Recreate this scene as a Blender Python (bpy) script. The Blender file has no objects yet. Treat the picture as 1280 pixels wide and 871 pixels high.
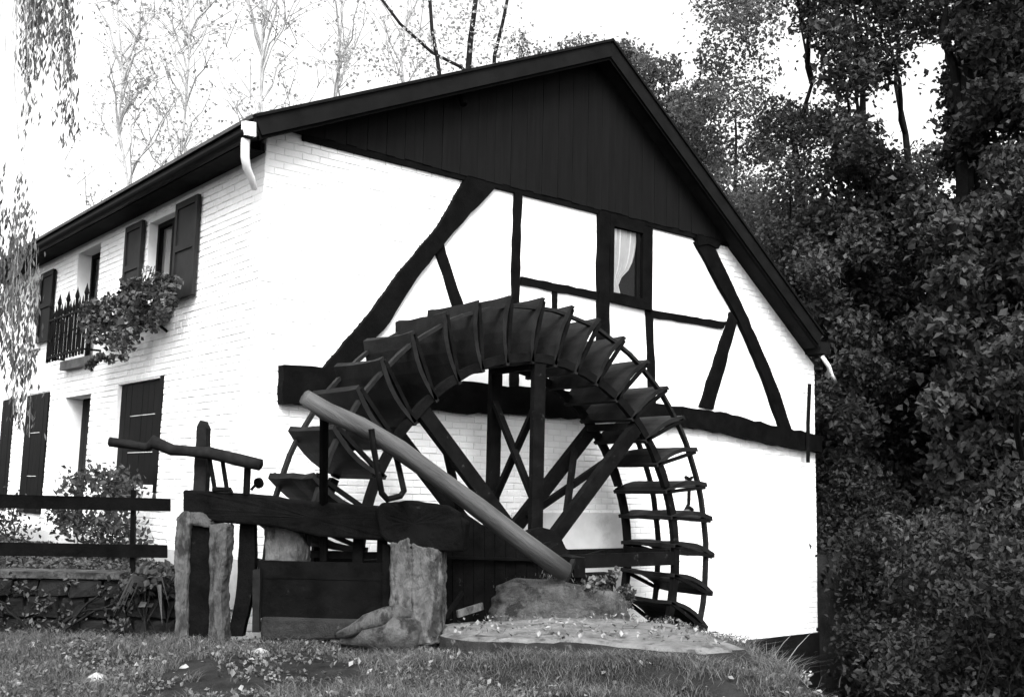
import bpy, math, random
import numpy as np
from mathutils import Vector, Matrix
random.seed(7); rng = np.random.default_rng(7)
scn = bpy.context.scene; COL = scn.collection
# ------------------------------------------------------------------ camera
PW, PH, FPX = 1280, 871, 1330.0
YAW, PITCH, ROLL = (math.radians(a) for a in (39.1, 7.56, 1.36))
EYE = Vector((-5.344, -11.241, 1.55))
_F = Vector((math.sin(YAW)*math.cos(PITCH), math.cos(YAW)*math.cos(PITCH), math.sin(PITCH)))
_R0 = Vector((math.cos(YAW), -math.sin(YAW), 0)); _U0 = _R0.cross(_F)
_R = _R0*math.cos(ROLL)+_U0*math.sin(ROLL); _U = _U0*math.cos(ROLL)-_R0*math.sin(ROLL)
cam = bpy.data.cameras.new('camera'); cam_o = bpy.data.objects.new('camera', cam); COL.objects.link(cam_o)
cam_o.matrix_world = Matrix(((_R.x, _U.x, -_F.x, EYE.x), (_R.y, _U.y, -_F.y, EYE.y), (_R.z, _U.z, -_F.z, EYE.z), (0, 0, 0, 1)))
cam.sensor_fit = 'HORIZONTAL'; cam.sensor_width = 36; cam.lens = FPX/PW*36; cam.clip_end = 3000
scn.camera = cam_o
# ------------------------------------------------------------------ sky, sun, exposure (black-and-white film: grey light)
SUN_EL, SUN_DIR = math.radians(48), Vector((-0.58, -0.82, 0))      # horizontal direction towards the sun
w = bpy.data.worlds.new('World'); scn.world = w; w.use_nodes = True
nt = w.node_tree; bg = nt.nodes['Background']
sky = nt.nodes.new('ShaderNodeTexSky'); sky.sky_type = 'NISHITA'; sky.sun_disc = False
sky.sun_elevation = SUN_EL; sky.sun_rotation = math.atan2(SUN_DIR.x, SUN_DIR.y); sky.dust_density = 4.0; sky.air_density = 1.5
bw = nt.nodes.new('ShaderNodeRGBToBW')
nt.links.new(sky.outputs[0], bw.inputs[0]); nt.links.new(bw.outputs[0], bg.inputs[0]); bg.inputs[1].default_value = 0.145
sl = bpy.data.lights.new('sun', 'SUN'); sl.energy = 1.5; sl.angle = math.radians(35); sl.color = (1, 1, 1)
so = bpy.data.objects.new('sun', sl); COL.objects.link(so)
sd = Vector((SUN_DIR.x*math.cos(SUN_EL), SUN_DIR.y*math.cos(SUN_EL), math.sin(SUN_EL)))
so.rotation_euler = sd.to_track_quat('Z', 'Y').to_euler(); so.location = (0, -20, 30)
vs = scn.view_settings; vs.view_transform = 'Standard'; vs.look = 'None'; vs.gamma = 1; vs.use_curve_mapping = False
vs.exposure = 1.8

# ------------------------------------------------------------------ helpers
def ray(px, py): return _R*((px-PW/2)/FPX) - _U*((py-PH/2)/FPX) + _F
def on_axis(px, py, ax, v):
    d = ray(px, py); return EYE + d*((v-EYE[ax])/d[ax])
def G(px, py, y=0.0): return on_axis(px, py, 1, y)          # on a plane parallel to the gable
def L(px, py, x=0.0): return on_axis(px, py, 0, x)          # on a plane parallel to the side wall
def Z(px, py, z=0.0): return on_axis(px, py, 2, z)          # on a level plane
def AT(px, py, d):                                           # at a depth along the lens axis
    return EYE + ray(px, py)*d
class VPlane:                                                # upright plane through two ground points
    def __init__(s, a, b):
        s.a = Vector((*a, 0)); s.t = (Vector((*b, 0))-s.a).normalized(); s.n = Vector((s.t.y, -s.t.x, 0))
        if s.n.dot(EYE-s.a) < 0: s.n = -s.n                   # towards the bank
    def __call__(s, px, py, off=0.0):
        d = ray(px, py); p0 = s.a+s.n*off
        return EYE + d*((p0-EYE).dot(s.n)/d.dot(s.n))

def lum(v): return (v, v, v, 1)
MATS = {}
def mat(name, v, rough=0.85, scale=6.0, var=0.35, bump=0.3, bscale=None, dist=0.01, island=0.0, stretch=None, rot=None, spots=None, spec=0.3, metal=0.0, trans=0.0):
    spec = 0.03 if (v < 0.03 and not trans and spec == 0.3) else spec
    m = bpy.data.materials.new(name); m.use_nodes = True; n = m.node_tree.nodes; l = m.node_tree.links
    b = n['Principled BSDF']; b.inputs['Roughness'].default_value = rough; b.inputs['Specular IOR Level'].default_value = spec; b.inputs['Metallic'].default_value = metal
    tc = n.new('ShaderNodeNewGeometry'); mp = n.new('ShaderNodeMapping'); l.new(tc.outputs['Position'], mp.inputs[0])
    if rot:
        m0 = n.new('ShaderNodeMapping'); m0.inputs['Rotation'].default_value = rot; l.new(tc.outputs['Position'], m0.inputs[0]); l.new(m0.outputs[0], mp.inputs[0])
    if stretch: mp.inputs['Scale'].default_value = stretch
    nz = n.new('ShaderNodeTexNoise'); nz.inputs['Scale'].default_value = scale; nz.inputs['Detail'].default_value = 6; nz.inputs['Roughness'].default_value = 0.65
    l.new(mp.outputs[0], nz.inputs['Vector'])
    cr = n.new('ShaderNodeValToRGB'); cr.color_ramp.elements[0].position = 0.3; cr.color_ramp.elements[1].position = 0.7
    cr.color_ramp.elements[0].color = lum(v*(1-var)); cr.color_ramp.elements[1].color = lum(min(v*(1+var), 0.9))
    l.new(nz.outputs[0], cr.inputs[0]); out = cr.outputs[0]
    if island:
        gm = n.new('ShaderNodeNewGeometry'); mr = n.new('ShaderNodeMapRange')
        mr.inputs[3].default_value = 1-island; mr.inputs[4].default_value = 1+island
        l.new(gm.outputs['Random Per Island'], mr.inputs[0])
        mx = n.new('ShaderNodeMix'); mx.data_type = 'RGBA'; mx.blend_type = 'MULTIPLY'; mx.inputs[0].default_value = 1
        l.new(out, mx.inputs[6]); l.new(mr.outputs[0], mx.inputs[7]); out = mx.outputs[2]
    if spots:                                                 # (value, threshold, scale): lichen, dirt, worn paint
        n2 = n.new('ShaderNodeTexNoise'); n2.inputs['Scale'].default_value = spots[2]; n2.inputs['Detail'].default_value = 8; n2.inputs['Roughness'].default_value = 0.7
        l.new(mp.outputs[0], n2.inputs['Vector'])
        r2 = n.new('ShaderNodeMapRange'); r2.inputs[1].default_value = spots[1]; r2.inputs[2].default_value = spots[1]+0.1
        l.new(n2.outputs[0], r2.inputs[0])
        mx = n.new('ShaderNodeMix'); mx.data_type = 'RGBA'; mx.inputs[7].default_value = lum(spots[0])
        l.new(r2.outputs[0], mx.inputs[0]); l.new(out, mx.inputs[6]); out = mx.outputs[2]
    l.new(out, b.inputs['Base Color'])
    if bump:
        nb = n.new('ShaderNodeTexNoise'); nb.inputs['Scale'].default_value = bscale or scale*5; nb.inputs['Detail'].default_value = 8; nb.inputs['Roughness'].default_value = 0.7
        l.new(mp.outputs[0], nb.inputs['Vector'])
        bp = n.new('ShaderNodeBump'); bp.inputs['Strength'].default_value = bump; bp.inputs['Distance'].default_value = dist
        l.new(nb.outputs[0], bp.inputs['Height']); l.new(bp.outputs[0], b.inputs['Normal'])
    if trans:
        tr = n.new('ShaderNodeBsdfTranslucent'); ms = n.new('ShaderNodeMixShader'); ms.inputs[0].default_value = trans
        l.new(out, tr.inputs[0]); l.new(b.outputs[0], ms.inputs[1]); l.new(tr.outputs[0], ms.inputs[2])
        l.new(ms.outputs[0], n['Material Output'].inputs[0])
    MATS[name] = m; return m
mat('whitewash', 0.82, 0.9, 1.3, 0.05, 0.55, 26, 0.012, spots=(0.6, 0.66, 2.2))
mat('brick_white', 0.82, 0.9, 2.0, 0.06, 0.6, 30, 0.01, spots=(0.55, 0.66, 2.6))
mat('mortar_white', 0.72, 0.95, 3.0, 0.1, 0.4, 30, 0.01)
mat('plinth_grey', 0.42, 0.9, 3.0, 0.2, 0.4, 20, spots=(0.25, 0.6, 3))
mat('apron', 0.6, 0.9, 2.0, 0.12, 0.3, 20, spots=(0.45, 0.58, 1.5))
mat('foundation', 0.007, 0.8, 4, 0.4, 0.5)
mat('tar_timber', 0.0028, 0.8, 5, 0.5, 0.6, 24, 0.012, stretch=(1, 1, 1))
mat('tar_board', 0.0055, 0.7, 3, 0.25, 0.3, 14, 0.004, island=0.15, stretch=(8, 8, 0.5))
mat('bargeboard', 0.006, 0.55, 4, 0.3, 0.3, 18, 0.006)
mat('wheel_timber', 0.004, 0.75, 5, 0.5, 0.6, 22, 0.01, spots=(0.035, 0.62, 9))
mat('paddle', 0.01, 0.6, 4, 0.5, 0.5, 18, 0.008, island=0.2, spots=(0.012, 0.56, 5))
mat('iron', 0.004, 0.55, 8, 0.4, 0.3, 30, 0.004, metal=0.0, spots=(0.05, 0.62, 14))
mat('rim_iron', 0.012, 0.5, 8, 0.4, 0.3, 30, 0.004, spots=(0.02, 0.56, 9))
mat('log_grey', 0.058, 0.8, 9, 0.5, 0.8, 26, 0.02, spots=(0.022, 0.56, 6), stretch=(0.12, 1, 1), rot=(0, math.radians(-28.8), 0))
mat('log_end', 0.006, 0.9, 12, 0.5, 0.4)
mat('branch_dark', 0.01, 0.8, 10, 0.4, 0.6, 30, spots=(0.12, 0.66, 9))
mat('old_beam', 0.0032, 0.85, 5, 0.5, 0.8, 16, 0.02, spots=(0.05, 0.66, 7))
mat('concrete', 0.085, 0.95, 2.2, 0.6, 1.0, 12, 0.05, spots=(0.02, 0.485, 2.6), stretch=(1.8, 1.8, 0.7))
mat('concrete_dark', 0.07, 0.95, 3, 0.7, 1.0, 12, 0.05, spots=(0.015, 0.48, 3), stretch=(1.8, 1.8, 0.7))
mat('slab', 0.12, 0.95, 4, 0.5, 1.0, 18, 0.04, spots=(0.04, 0.54, 5.0))
mat('moss_stone', 0.055, 0.95, 5, 0.7, 1.0, 22, 0.05, spots=(0.012, 0.5, 4))
mat('wall_stone', 0.012, 0.9, 3, 0.5, 0.9, 16, 0.03, island=0.35, spots=(0.07, 0.64, 5))
mat('soil', 0.02, 0.95, 2.5, 0.5, 0.9, 14, 0.04, spots=(0.09, 0.62, 9))
mat('grass', 0.075, 0.8, 1.2, 0.45, 0, island=0.6, trans=0.25)
mat('dead_leaf', 0.12, 0.8, 3, 0.3, 0, island=0.7)
mat('leaf_dark', 0.034, 0.6, 0.5, 0.4, 0, island=0.55, trans=0.3, spec=0.25)
mat('leaf_shaded', 0.017, 0.6, 0.5, 0.5, 0, island=0.7, trans=0.3, spec=0.25)  # darker leaf copy: shade under the trees put into its colour
mat('leaf_mid', 0.05, 0.6, 0.5, 0.4, 0, island=0.55, trans=0.35, spec=0.25)
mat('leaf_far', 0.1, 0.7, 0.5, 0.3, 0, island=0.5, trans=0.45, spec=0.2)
mat('leaf_hazed', 0.36, 0.7, 0.5, 0.3, 0, island=0.5, trans=0.5, spec=0.2)  # lightened leaves: flare and haze against the sky put into the colour
mat('leaf_willow', 0.11, 0.65, 0.8, 0.3, 0, island=0.6, trans=0.4, spec=0.2)
mat('leaf_box', 0.052, 0.6, 3, 0.3, 0, island=0.8, trans=0.25)
mat('petal', 0.35, 0.7, 3, 0.3, 0, island=0.5, trans=0.3)
mat('bark', 0.012, 0.9, 4, 0.5, 0.8, 14, 0.03)
mat('bark_pale', 0.3, 0.9, 4, 0.4, 0.4, 14, 0.02)  # lightened bark: flare and haze on the birches put into the colour
mat('shutter', 0.005, 0.5, 4, 0.3, 0.2, 20, 0.004)
mat('shutter_grey', 0.02, 0.5, 4, 0.25, 0.2, 20, 0.004)
mat('frame_dark', 0.004, 0.5, 6, 0.3, 0.2)
mat('pale_rock', 0.26, 0.9, 12, 0.4, 0.6, 30, 0.02)
mat('clover', 0.085, 0.8, 3, 0.3, 0, island=0.75, trans=0.2)
mat('sill', 0.5, 0.85, 4, 0.25, 0.4, 20)
mat('sill_dark', 0.12, 0.85, 4, 0.4, 0.5, 20)
mat('zinc', 0.8, 0.45, 5, 0.15, 0.1, 20)
mat('gutter_dark', 0.008, 0.5, 5, 0.3, 0.1, 20)
mat('soffit', 0.014, 0.8, 3, 0.4, 0.2, 20)
mat('roof_tile', 0.05, 0.8, 4, 0.4, 0.4, 20, island=0.3)
mat('curtain', 0.62, 0.9, 4, 0.1, 0.2, 60, trans=0.4)
mat('interior', 0.005, 0.9, 3, 0.2, 0)
mat('terracotta', 0.06, 0.8, 4, 0.3, 0.3)
def glass():
    m = bpy.data.materials.new('pane'); m.use_nodes = True; b = m.node_tree.nodes['Principled BSDF']
    b.inputs['Base Color'].default_value = lum(0.012); b.inputs['Roughness'].default_value = 0.06; b.inputs['Alpha'].default_value = 0.15; MATS['pane'] = m
glass()
def water():
    m = mat('water', 0.01, 0.08, 3, 0.2, 0.25, 5, 0.02, spec=0.5)
water()

class MB:
    def __init__(s): s.v = []; s.f = []
    def add(s, vs, fs):
        o = len(s.v); s.v += [tuple(v) for v in vs]; s.f += [tuple(i+o for i in f) for f in fs]; return s
    def box(s, lo, hi):
        x0, y0, z0 = lo; x1, y1, z1 = hi
        return s.add([(x0,y0,z0),(x1,y0,z0),(x1,y1,z0),(x0,y1,z0),(x0,y0,z1),(x1,y0,z1),(x1,y1,z1),(x0,y1,z1)],
                     [(0,3,2,1),(4,5,6,7),(0,1,5,4),(1,2,6,5),(2,3,7,6),(3,0,4,7)])
    def prism(s, poly, ext):                                   # poly: outline, ext: thickness vector
        n = len(poly); ext = Vector(ext); poly = [Vector(p) for p in poly]
        c = sum(poly, Vector())/n; nrm = Vector()
        for i in range(n): nrm += (poly[i]-c).cross(poly[(i+1) % n]-c)
        if nrm.dot(ext) > 0: poly = poly[::-1]
        return s.add(poly+[p+ext for p in poly], [tuple(range(n)), tuple(range(2*n-1, n-1, -1))]+[((i+1) % n, i, i+n, (i+1) % n+n) for i in range(n)])
    def bar(s, a, b, w, h, up=(0, 0, 1)):
        a, b = Vector(a), Vector(b); d = (b-a).normalized(); up = Vector(up)
        sx = d.cross(up); sx = sx.normalized() if sx.length > 1e-4 else Vector((1, 0, 0)); sz = sx.cross(d).normalized()
        return s.prism([a+sx*w/2+sz*h/2, a-sx*w/2+sz*h/2, a-sx*w/2-sz*h/2, a+sx*w/2-sz*h/2], b-a)
    def tube(s, path, radii, n=10, caps=True):
        path = [Vector(p) for p in path]
        if not hasattr(radii, '__len__'): radii = [radii]*len(path)
        o = len(s.v); ref = None
        for i, p in enumerate(path):
            d = (path[min(i+1, len(path)-1)]-path[max(i-1, 0)]).normalized()
            if ref is None: ref = d.orthogonal().normalized()
            ref = (ref-d*ref.dot(d)).normalized(); q = d.cross(ref)
            for k in range(n):
                a = 2*math.pi*k/n; s.v.append(tuple(p+(ref*math.cos(a)+q*math.sin(a))*radii[i]))
        for i in range(len(path)-1):
            for k in range(n):
                a, b = o+i*n+k, o+i*n+(k+1) % n; s.f.append((a, b, b+n, a+n))
        if caps:
            s.f.append(tuple(range(o+n-1, o-1, -1))); e = o+(len(path)-1)*n; s.f.append(tuple(range(e, e+n)))
        return s
    def rough(s, amp, seed=0):                                  # hewn, weathered: push the corners about
        r = random.Random(seed+len(s.v)); s.v = [(x+r.uniform(-amp, amp), y+r.uniform(-amp, amp), z+r.uniform(-amp, amp)) for x, y, z in s.v]; return s
    def build(s, name, m, parent=None, smooth=False):
        me = bpy.data.meshes.new(name); me.from_pydata(s.v, [], s.f); me.materials.append(MATS[m]); me.update()
        if smooth: me.polygons.foreach_set('use_smooth', [True]*len(me.polygons))
        return link(name, me, parent)
def link(name, data, parent=None):
    o = bpy.data.objects.new(name, data); COL.objects.link(o)
    if parent:
        o.parent = parent                                         # shapes are written in world coordinates
        if parent.type == 'EMPTY': o.matrix_parent_inverse = Matrix.Translation(-parent.location)
    return o
def tag(o, label, cat, group=None):
    o['label'] = label; o['category'] = cat
    if group: o['group'] = group
    return o
def struct(o): o['kind'] = 'structure'; return o
def empty(name, loc, label, cat, group=None):
    o = bpy.data.objects.new(name, None); COL.objects.link(o); o.location = loc; o.empty_display_size = 0.2
    return tag(o, label, cat, group)
def np_mesh(name, V, F, m, parent=None, smooth=False):          # V (n,3), F (k,3|4)
    me = bpy.data.meshes.new(name); k, q = F.shape
    me.vertices.add(len(V)); me.vertices.foreach_set('co', np.ascontiguousarray(V, np.float32).ravel())
    me.loops.add(k*q); me.loops.foreach_set('vertex_index', np.ascontiguousarray(F, np.int32).ravel())
    me.polygons.add(k); me.polygons.foreach_set('loop_start', np.arange(0, k*q, q, dtype=np.int32))
    me.update(calc_edges=True); me.validate(); me.polygons.foreach_set('use_smooth', np.full(k, smooth, bool)); me.materials.append(MATS[m])
    return link(name, me, parent)
def unit(a): return a/np.maximum(np.linalg.norm(a, axis=1, keepdims=True), 1e-6)
def leaves(P, size, aspect=0.55, droop=None, up=0.35):          # one folded leaf at each point
    n = len(P); d = unit(rng.normal(size=(n, 3)))
    if droop is not None: d = unit(d*0.35+droop)
    r = rng.normal(size=(n, 3)); r[:, 2] += up*0; nr = unit(r+np.array([0, 0, up*3])); s_ = unit(np.cross(d, nr)); up_ = np.cross(s_, d)
    L_ = (np.asarray(size)*rng.uniform(0.6, 1.3, n))[:, None]; W_ = L_*aspect*0.5
    v = np.stack([P-d*L_*0.5, P+s_*W_+up_*W_*0.35, P+d*L_*0.5, P-s_*W_+up_*W_*0.35], 1).reshape(-1, 3)
    return v, np.arange(4*n).reshape(n, 4)
def join(parts):
    V, F, o = [], [], 0
    for v, f in parts: V.append(v); F.append(f+o); o += len(v)
    return np.concatenate(V), np.concatenate(F)
def ball(c, r, n, flat=0.8):
    d = unit(rng.normal(size=(n, 3)))*np.cbrt(rng.uniform(0.08, 1, n))[:, None]; d[:, 2] *= flat
    return np.asarray(c)+d*r
def puff(c, r, n, flat=.8):
    d = rng.normal(size=(n, 3))*.5; d[:, 2] *= flat
    return np.asarray(c)+d*r
def vnoise(x, y, s, seed=0):                                     # cheap smooth value noise
    x = np.asarray(x)*s+seed*17.3; y = np.asarray(y)*s+seed*9.1
    xi, yi = np.floor(x), np.floor(y); fx, fy = x-xi, y-yi; fx = fx*fx*(3-2*fx); fy = fy*fy*(3-2*fy)
    h = lambda a, b: np.modf(np.abs(np.sin(a*127.1+b*311.7+seed)*43758.5453))[0]
    return (h(xi, yi)*(1-fx)+h(xi+1, yi)*fx)*(1-fy)+(h(xi, yi+1)*(1-fx)+h(xi+1, yi+1)*fx)*fy-0.5
def sstep(a, b, x): t = np.clip((x-a)/(b-a), 0, 1); return t*t*(3-2*t)
def jag(poly, amp, step=0.12, seed=1):                           # break straight edges into hand-cut ones
    r = random.Random(seed); out = []
    for i in range(len(poly)):
        a, b = Vector(poly[i]), Vector(poly[(i+1) % len(poly)]); k = max(1, int((b-a).length/step)); t = (b-a).normalized() if k else None
        for j in range(k):
            p = a+(b-a)*(j/k)
            if j: p = p+Vector((r.uniform(-amp, amp), 0, r.uniform(-amp, amp)))
            out.append(p)
    return out

# ------------------------------------------------------------------ ground and water
RET_A, RET_B = Vector((-2.30, 0.56, 0)), Vector((-0.86, -0.40, 0))  # foot of the retaining wall
FRONT = [(q.x, q.y) for q in (Z(px_, py_, .16) for px_, py_ in ((660, 822), (700, 822), (740, 822), (780, 823), (820, 826), (860, 832), (895, 838), (915, 842)))]
def height(x, y):
    x, y = np.asarray(x, float), np.asarray(y, float)
    d1 = np.maximum((-1.72-x-y)/1.414, -2.30-y)
    d2 = ((x-4.7)*(-4)-(y+2)*(-2.6))/4.77
    bank = np.minimum(d1, d2)
    z = -2.75+2.75*sstep(-0.55, 0.12, bank+vnoise(x, y, 2.3, 3)*0.25)
    z += 0.10*sstep(0.0, 1.2, bank)*np.exp(-((x-2.2)**2+(y+3.0)**2)/2.5)
    # yard left of the house, behind the retaining wall
    tx, ty = 1.44, -0.96; ln = math.hypot(tx, ty)
    rt = ((x-RET_A.x)*(-ty)+(y-RET_A.y)*tx)/ln                    # >0 behind the wall
    yard = sstep(0.18, 0.22, rt)*(1-sstep(-0.55, -0.35, x)*(1-sstep(0.0, 0.3, y)))
    z = z*(1-yard)+0.50*yard
    inhouse = (x > 0.1)*(x < 10.6)*sstep(0.3, 0.5, y); z = z*(1-inhouse)+0.2*inhouse
    # right bank beyond the stream, rising into the wood
    rb = sstep(10.8, 16.0, x+0.35*np.minimum(y, 0)*-0.4)*(1-sstep(0, 1, bank))
    front = 1-sstep(-0.5, 0.3, y)*(1-sstep(10.7, 11.0, x))
    z = np.where(z < -0.1, z+(rb*1.75+0.9*sstep(12, 22, x))*front, z)
    for cx_, cy_ in FRONT: z = np.maximum(z, np.where(bank > -.1, .15*(1-sstep(.10, .55, np.hypot(x-cx_, y-cy_))), -9))
    far = sstep(16, 40, np.hypot(x-3, y)); z = z*(1-far)+0.6*far
    return z+vnoise(x, y, 0.9, 1)*0.08+vnoise(x, y, 3.1, 2)*0.04
def axis_coords(lo, hi, flo, fhi, fine, n):
    a = np.arange(flo, fhi+1e-6, fine); l_ = flo-np.geomspace(fine*2, flo-lo, n)[::-1]; h_ = fhi+np.geomspace(fine*2, hi-fhi, n)
    return np.concatenate([l_, a, h_])
gx = axis_coords(-900, 900, -8, 16, 0.11, 26); gy = axis_coords(-900, 900, -12, 4, 0.11, 26)
X, Y = np.meshgrid(gx, gy); Zg = height(X, Y); nx, ny = len(gx), len(gy)
idx = np.arange(nx*ny).reshape(ny, nx)
F = np.stack([idx[:-1, :-1], idx[:-1, 1:], idx[1:, 1:], idx[1:, :-1]], -1).reshape(-1, 4)
g = struct(np_mesh('ground', np.stack([X, Y, Zg], -1).reshape(-1, 3), F, 'soil', smooth=True))
wb = MB(); wb.add([(-0.5, -2.9, -2.25), (16, -2.9, -2.25), (16, -0.004, -2.25), (-0.5, -0.004, -2.25)], [(0, 1, 2, 3)])
wb.add([(2.5, -14, -2.25), (16, -14, -2.25), (16, -2.9, -2.25), (2.5, -2.9, -2.25)], [(0, 1, 2, 3)])
struct(wb.build('stream', 'water'))
def gz(x, y): return float(height(np.array([x]), np.array([y]))[0])

# ------------------------------------------------------------------ the mill house
house = empty('mill_house', (0, 0, 0), 'whitewashed brick mill house with half-timbered gable and dark boarded roof peak', 'house')
GW, WALLTOP, ZB, LEN = 10.76, 5.45, -0.77, 11.6
VY = -0.36                                                        # verge plane in front of the gable
vl, va, vr = Vector((-0.33, VY, 5.63)), Vector((5.24, VY, 8.17)), Vector((10.42, VY, 4.34))
sL, sR = (va.z-vl.z)/(va.x-vl.x), (vr.z-va.z)/(vr.x-va.x)
def roof_z(x): return (va.z+(x-va.x)*(sL if x < va.x else sR))-0.20
BT = 5.72                                                         # foot of the gable boarding
# gable core: slightly behind the brick faces
gc = MB()
prof = [(0.0, ZB), (GW, ZB), (GW, roof_z(GW)), (va.x, roof_z(va.x)), (0.0, roof_z(0.0))]
gc.prism([(x, 0.006, z) for x, z in prof], (0, 0.3, 0))
gable = gc.build('gable_wall', 'mortar_white', house)
MB().box((-0.02, -0.015, -2.9), (GW+0.02, 0.3, ZB-0.002)).build('foundation', 'foundation', house)
def wall_holes(y0, y1, z0, z1, holes):
    ys = sorted({y0, y1, *[h[0] for h in holes], *[h[1] for h in holes]}); zs = sorted({z0, z1, *[h[2] for h in holes], *[h[3] for h in holes]})
    for a, b in zip(ys, ys[1:]):
        for c, d in zip(zs, zs[1:]):
            if not any(h[0] <= a and b <= h[1] and h[2] <= c and d <= h[3] for h in holes): yield a, b, c, d
# openings of the side wall: y0, y1, z0, z1
H_UP = (2.52, 3.66, 3.94, 5.22); H_BAL = (5.72, 6.86, 3.46, 5.28); H_FAR = (8.7, 9.5, 3.94, 5.16)
H_LOW = (2.74, 4.48, 1.50, 2.94); H_REC = (5.67, 6.98, 0.45, 2.88); H_L3 = (7.80, 9.12, 0.95, 3.03); H_L4 = (10.0, 10.8, 0.95, 3.03)
HOLES = [H_UP, H_BAL, H_FAR, H_LOW, H_REC, H_L3, H_L4]
sc = MB()
for a, b, c, d in wall_holes(0.312, LEN, 0.2, WALLTOP+0.05, HOLES): sc.box((0.007, a, c), (0.36, b, d))
side = sc.build('side_wall', 'mortar_white', house)
MB().box((0.0, LEN-0.3, 0.2), (GW, LEN, WALLTOP)).prism([(0, LEN-.3, WALLTOP), (GW, LEN-.3, 4.2), (va.x, LEN-.3, 7.9)], (0, .3, 0)).build('rear_wall', 'whitewash', house)
MB().box((GW-0.3, 0.32, -2.9), (GW, LEN-.31, 4.3)).build('far_side_wall', 'whitewash', house)
# infill zone of the timber frame (between left brace and right brace, above the beam)
def lerp_edge(pts, z):
    pts = sorted(pts, key=lambda p: p[1])
    if z <= pts[0][1]: return pts[0][0]
    for (x0, z0), (x1, z1) in zip(pts, pts[1:]):
        if z <= z1: return x0+(x1-x0)*(z-z0)/(z1-z0)
    return pts[-1][0]
BL_L = [(580, 222), (545, 283), (497, 340), (463, 388), (412, 447), (395, 468)]; BL_R = [(618, 233), (584, 268), (556, 300), (524, 340), (476, 413), (450, 442), (432, 468)]
BR_L = [(865, 303), (885, 338), (904, 372), (920, 402), (949, 468), (975, 545)]; BR_R = [(886, 303), (903, 338), (922, 378), (945, 430), (967, 482), (990, 550)]
edgeL = [(G(*p).x, G(*p).z) for p in BL_R]; edgeR = [(G(*p).x, G(*p).z) for p in BR_L]
# bricks
CH, BLEN, JT = 0.086, 0.235, 0.011
def unit_brick(name):
    return MB().box((-0.5, -0.5, -0.5), (0.5, 0.5, 0.5))
brick_mesh = bpy.data.meshes.new('brick')
bm_ = MB(); e = 0.06
for sx in (-.5, .5):                                              # a brick with softened front arrises (front = -y)
    pass
pts = [(-.5, .5, -.5), (.5, .5, -.5), (.5, .5, .5), (-.5, .5, .5), (-.5, -.43, -.5), (.5, -.43, -.5), (.5, -.43, .5), (-.5, -.43, .5), (-.485, -.5, -.45), (.485, -.5, -.45), (.485, -.5, .45), (-.485, -.5, .45)]
fcs = [(0, 1, 2, 3)[::-1], (0, 1, 5, 4), (1, 2, 6, 5), (2, 3, 7, 6), (3, 0, 4, 7), (4, 5, 9, 8), (5, 6, 10, 9), (6, 7, 11, 10), (7, 4, 8, 11), (8, 9, 10, 11)]
fcs = [(3, 2, 1, 0)[::-1] if i == 0 else f for i, f in enumerate(fcs)]
brick_mesh.from_pydata(pts, [], fcs); brick_mesh.materials.append(MATS['brick_white']); brick_mesh.update()
BP, BF = np.array(pts), fcs
def brick_rows(intervals, z0, z1):
    out = []; k = 0; z = z0
    while z+CH <= z1+1e-6:
        for a, b in intervals(z, z+CH):
            x = a-(BLEN*0.5 if k % 2 else 0)
            while x < b-0.02:
                x0, x1 = max(x, a)+JT/2, min(x+BLEN, b)-JT/2
                if x1-x0 > 0.03: out.append((x0, x1, z+JT/2, z+CH-JT/2))
                x += BLEN
        z += CH; k += 1
    return out
def gable_iv(za, zb):
    zc = (za+zb)/2
    def right_lim():
        x = GW
        while roof_z(x) < zb+0.02 and x > 0: x -= 0.05
        return x
    if zc < 2.74: return [(0.0, GW)]
    l, r = lerp_edge(edgeL, zc), lerp_edge(edgeR, zc)
    return [iv for iv in ((0.0, l-0.05), (r+0.05, right_lim())) if iv[1] > iv[0]]
def lay_bricks(rows, parent, axis, pick):
    V, Fq, n = [], [], 0; made = 0
    for (a, b, c, d) in rows:
        pr = random.uniform(-0.002, 0.004) + 0.003*math.sin(a*1.7+c*2.1)
        loc = ((a+b)/2, 0.0215-pr, (c+d)/2); sc_ = (b-a, 0.05, (d-c)*random.uniform(0.9, 1.06)); rt = (random.uniform(-.02, .02), random.uniform(-.008, .008), random.uniform(-.012, .012))
        M = Matrix.Translation(loc) @ Matrix.Rotation(rt[1], 4, 'Y') @ Matrix.Rotation(rt[0], 4, 'X') @ Matrix.Rotation(rt[2], 4, 'Z') @ Matrix.Diagonal((*sc_, 1))
        if axis == 'y': M = Matrix(((0, 1, 0, 0), (1, 0, 0, 0), (0, 0, 1, 0), (0, 0, 0, 1))) @ M
        if pick(a, c) and made < 290:
            o = link('brick', brick_mesh, parent); o.matrix_basis = M; made += 1
        else:
            A = np.array(M); V.append(BP @ A[:3, :3].T + A[:3, 3]); Fq.append(n); n += 12
    F4 = np.array(BF); F4 = np.concatenate([F4+o for o in Fq])
    o = np_mesh('brickwork', np.concatenate(V), F4, 'brick_white', parent); o['kind'] = 'stuff'
rowsG = brick_rows(gable_iv, ZB, BT)
lay_bricks(rowsG, gable, 'x', lambda a, c: (a > 9.3 and -0.5 < c < 4.2) or (3.2 < a < 4.9 and 1.6 < c < 2.4))
def side_iv(za, zb):
    iv = [(0.0, LEN)]
    for h in HOLES:
        if zb > h[2]+0.01 and za < h[3]-0.01:
            nv = []
            for a, b in iv:
                if h[1] <= a or h[0] >= b: nv.append((a, b))
                else:
                    if h[0] > a: nv.append((a, h[0]))
                    if h[1] < b: nv.append((h[1], b))
            iv = nv
    return iv
rowsS = brick_rows(side_iv, 0.72, 5.44)
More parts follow.
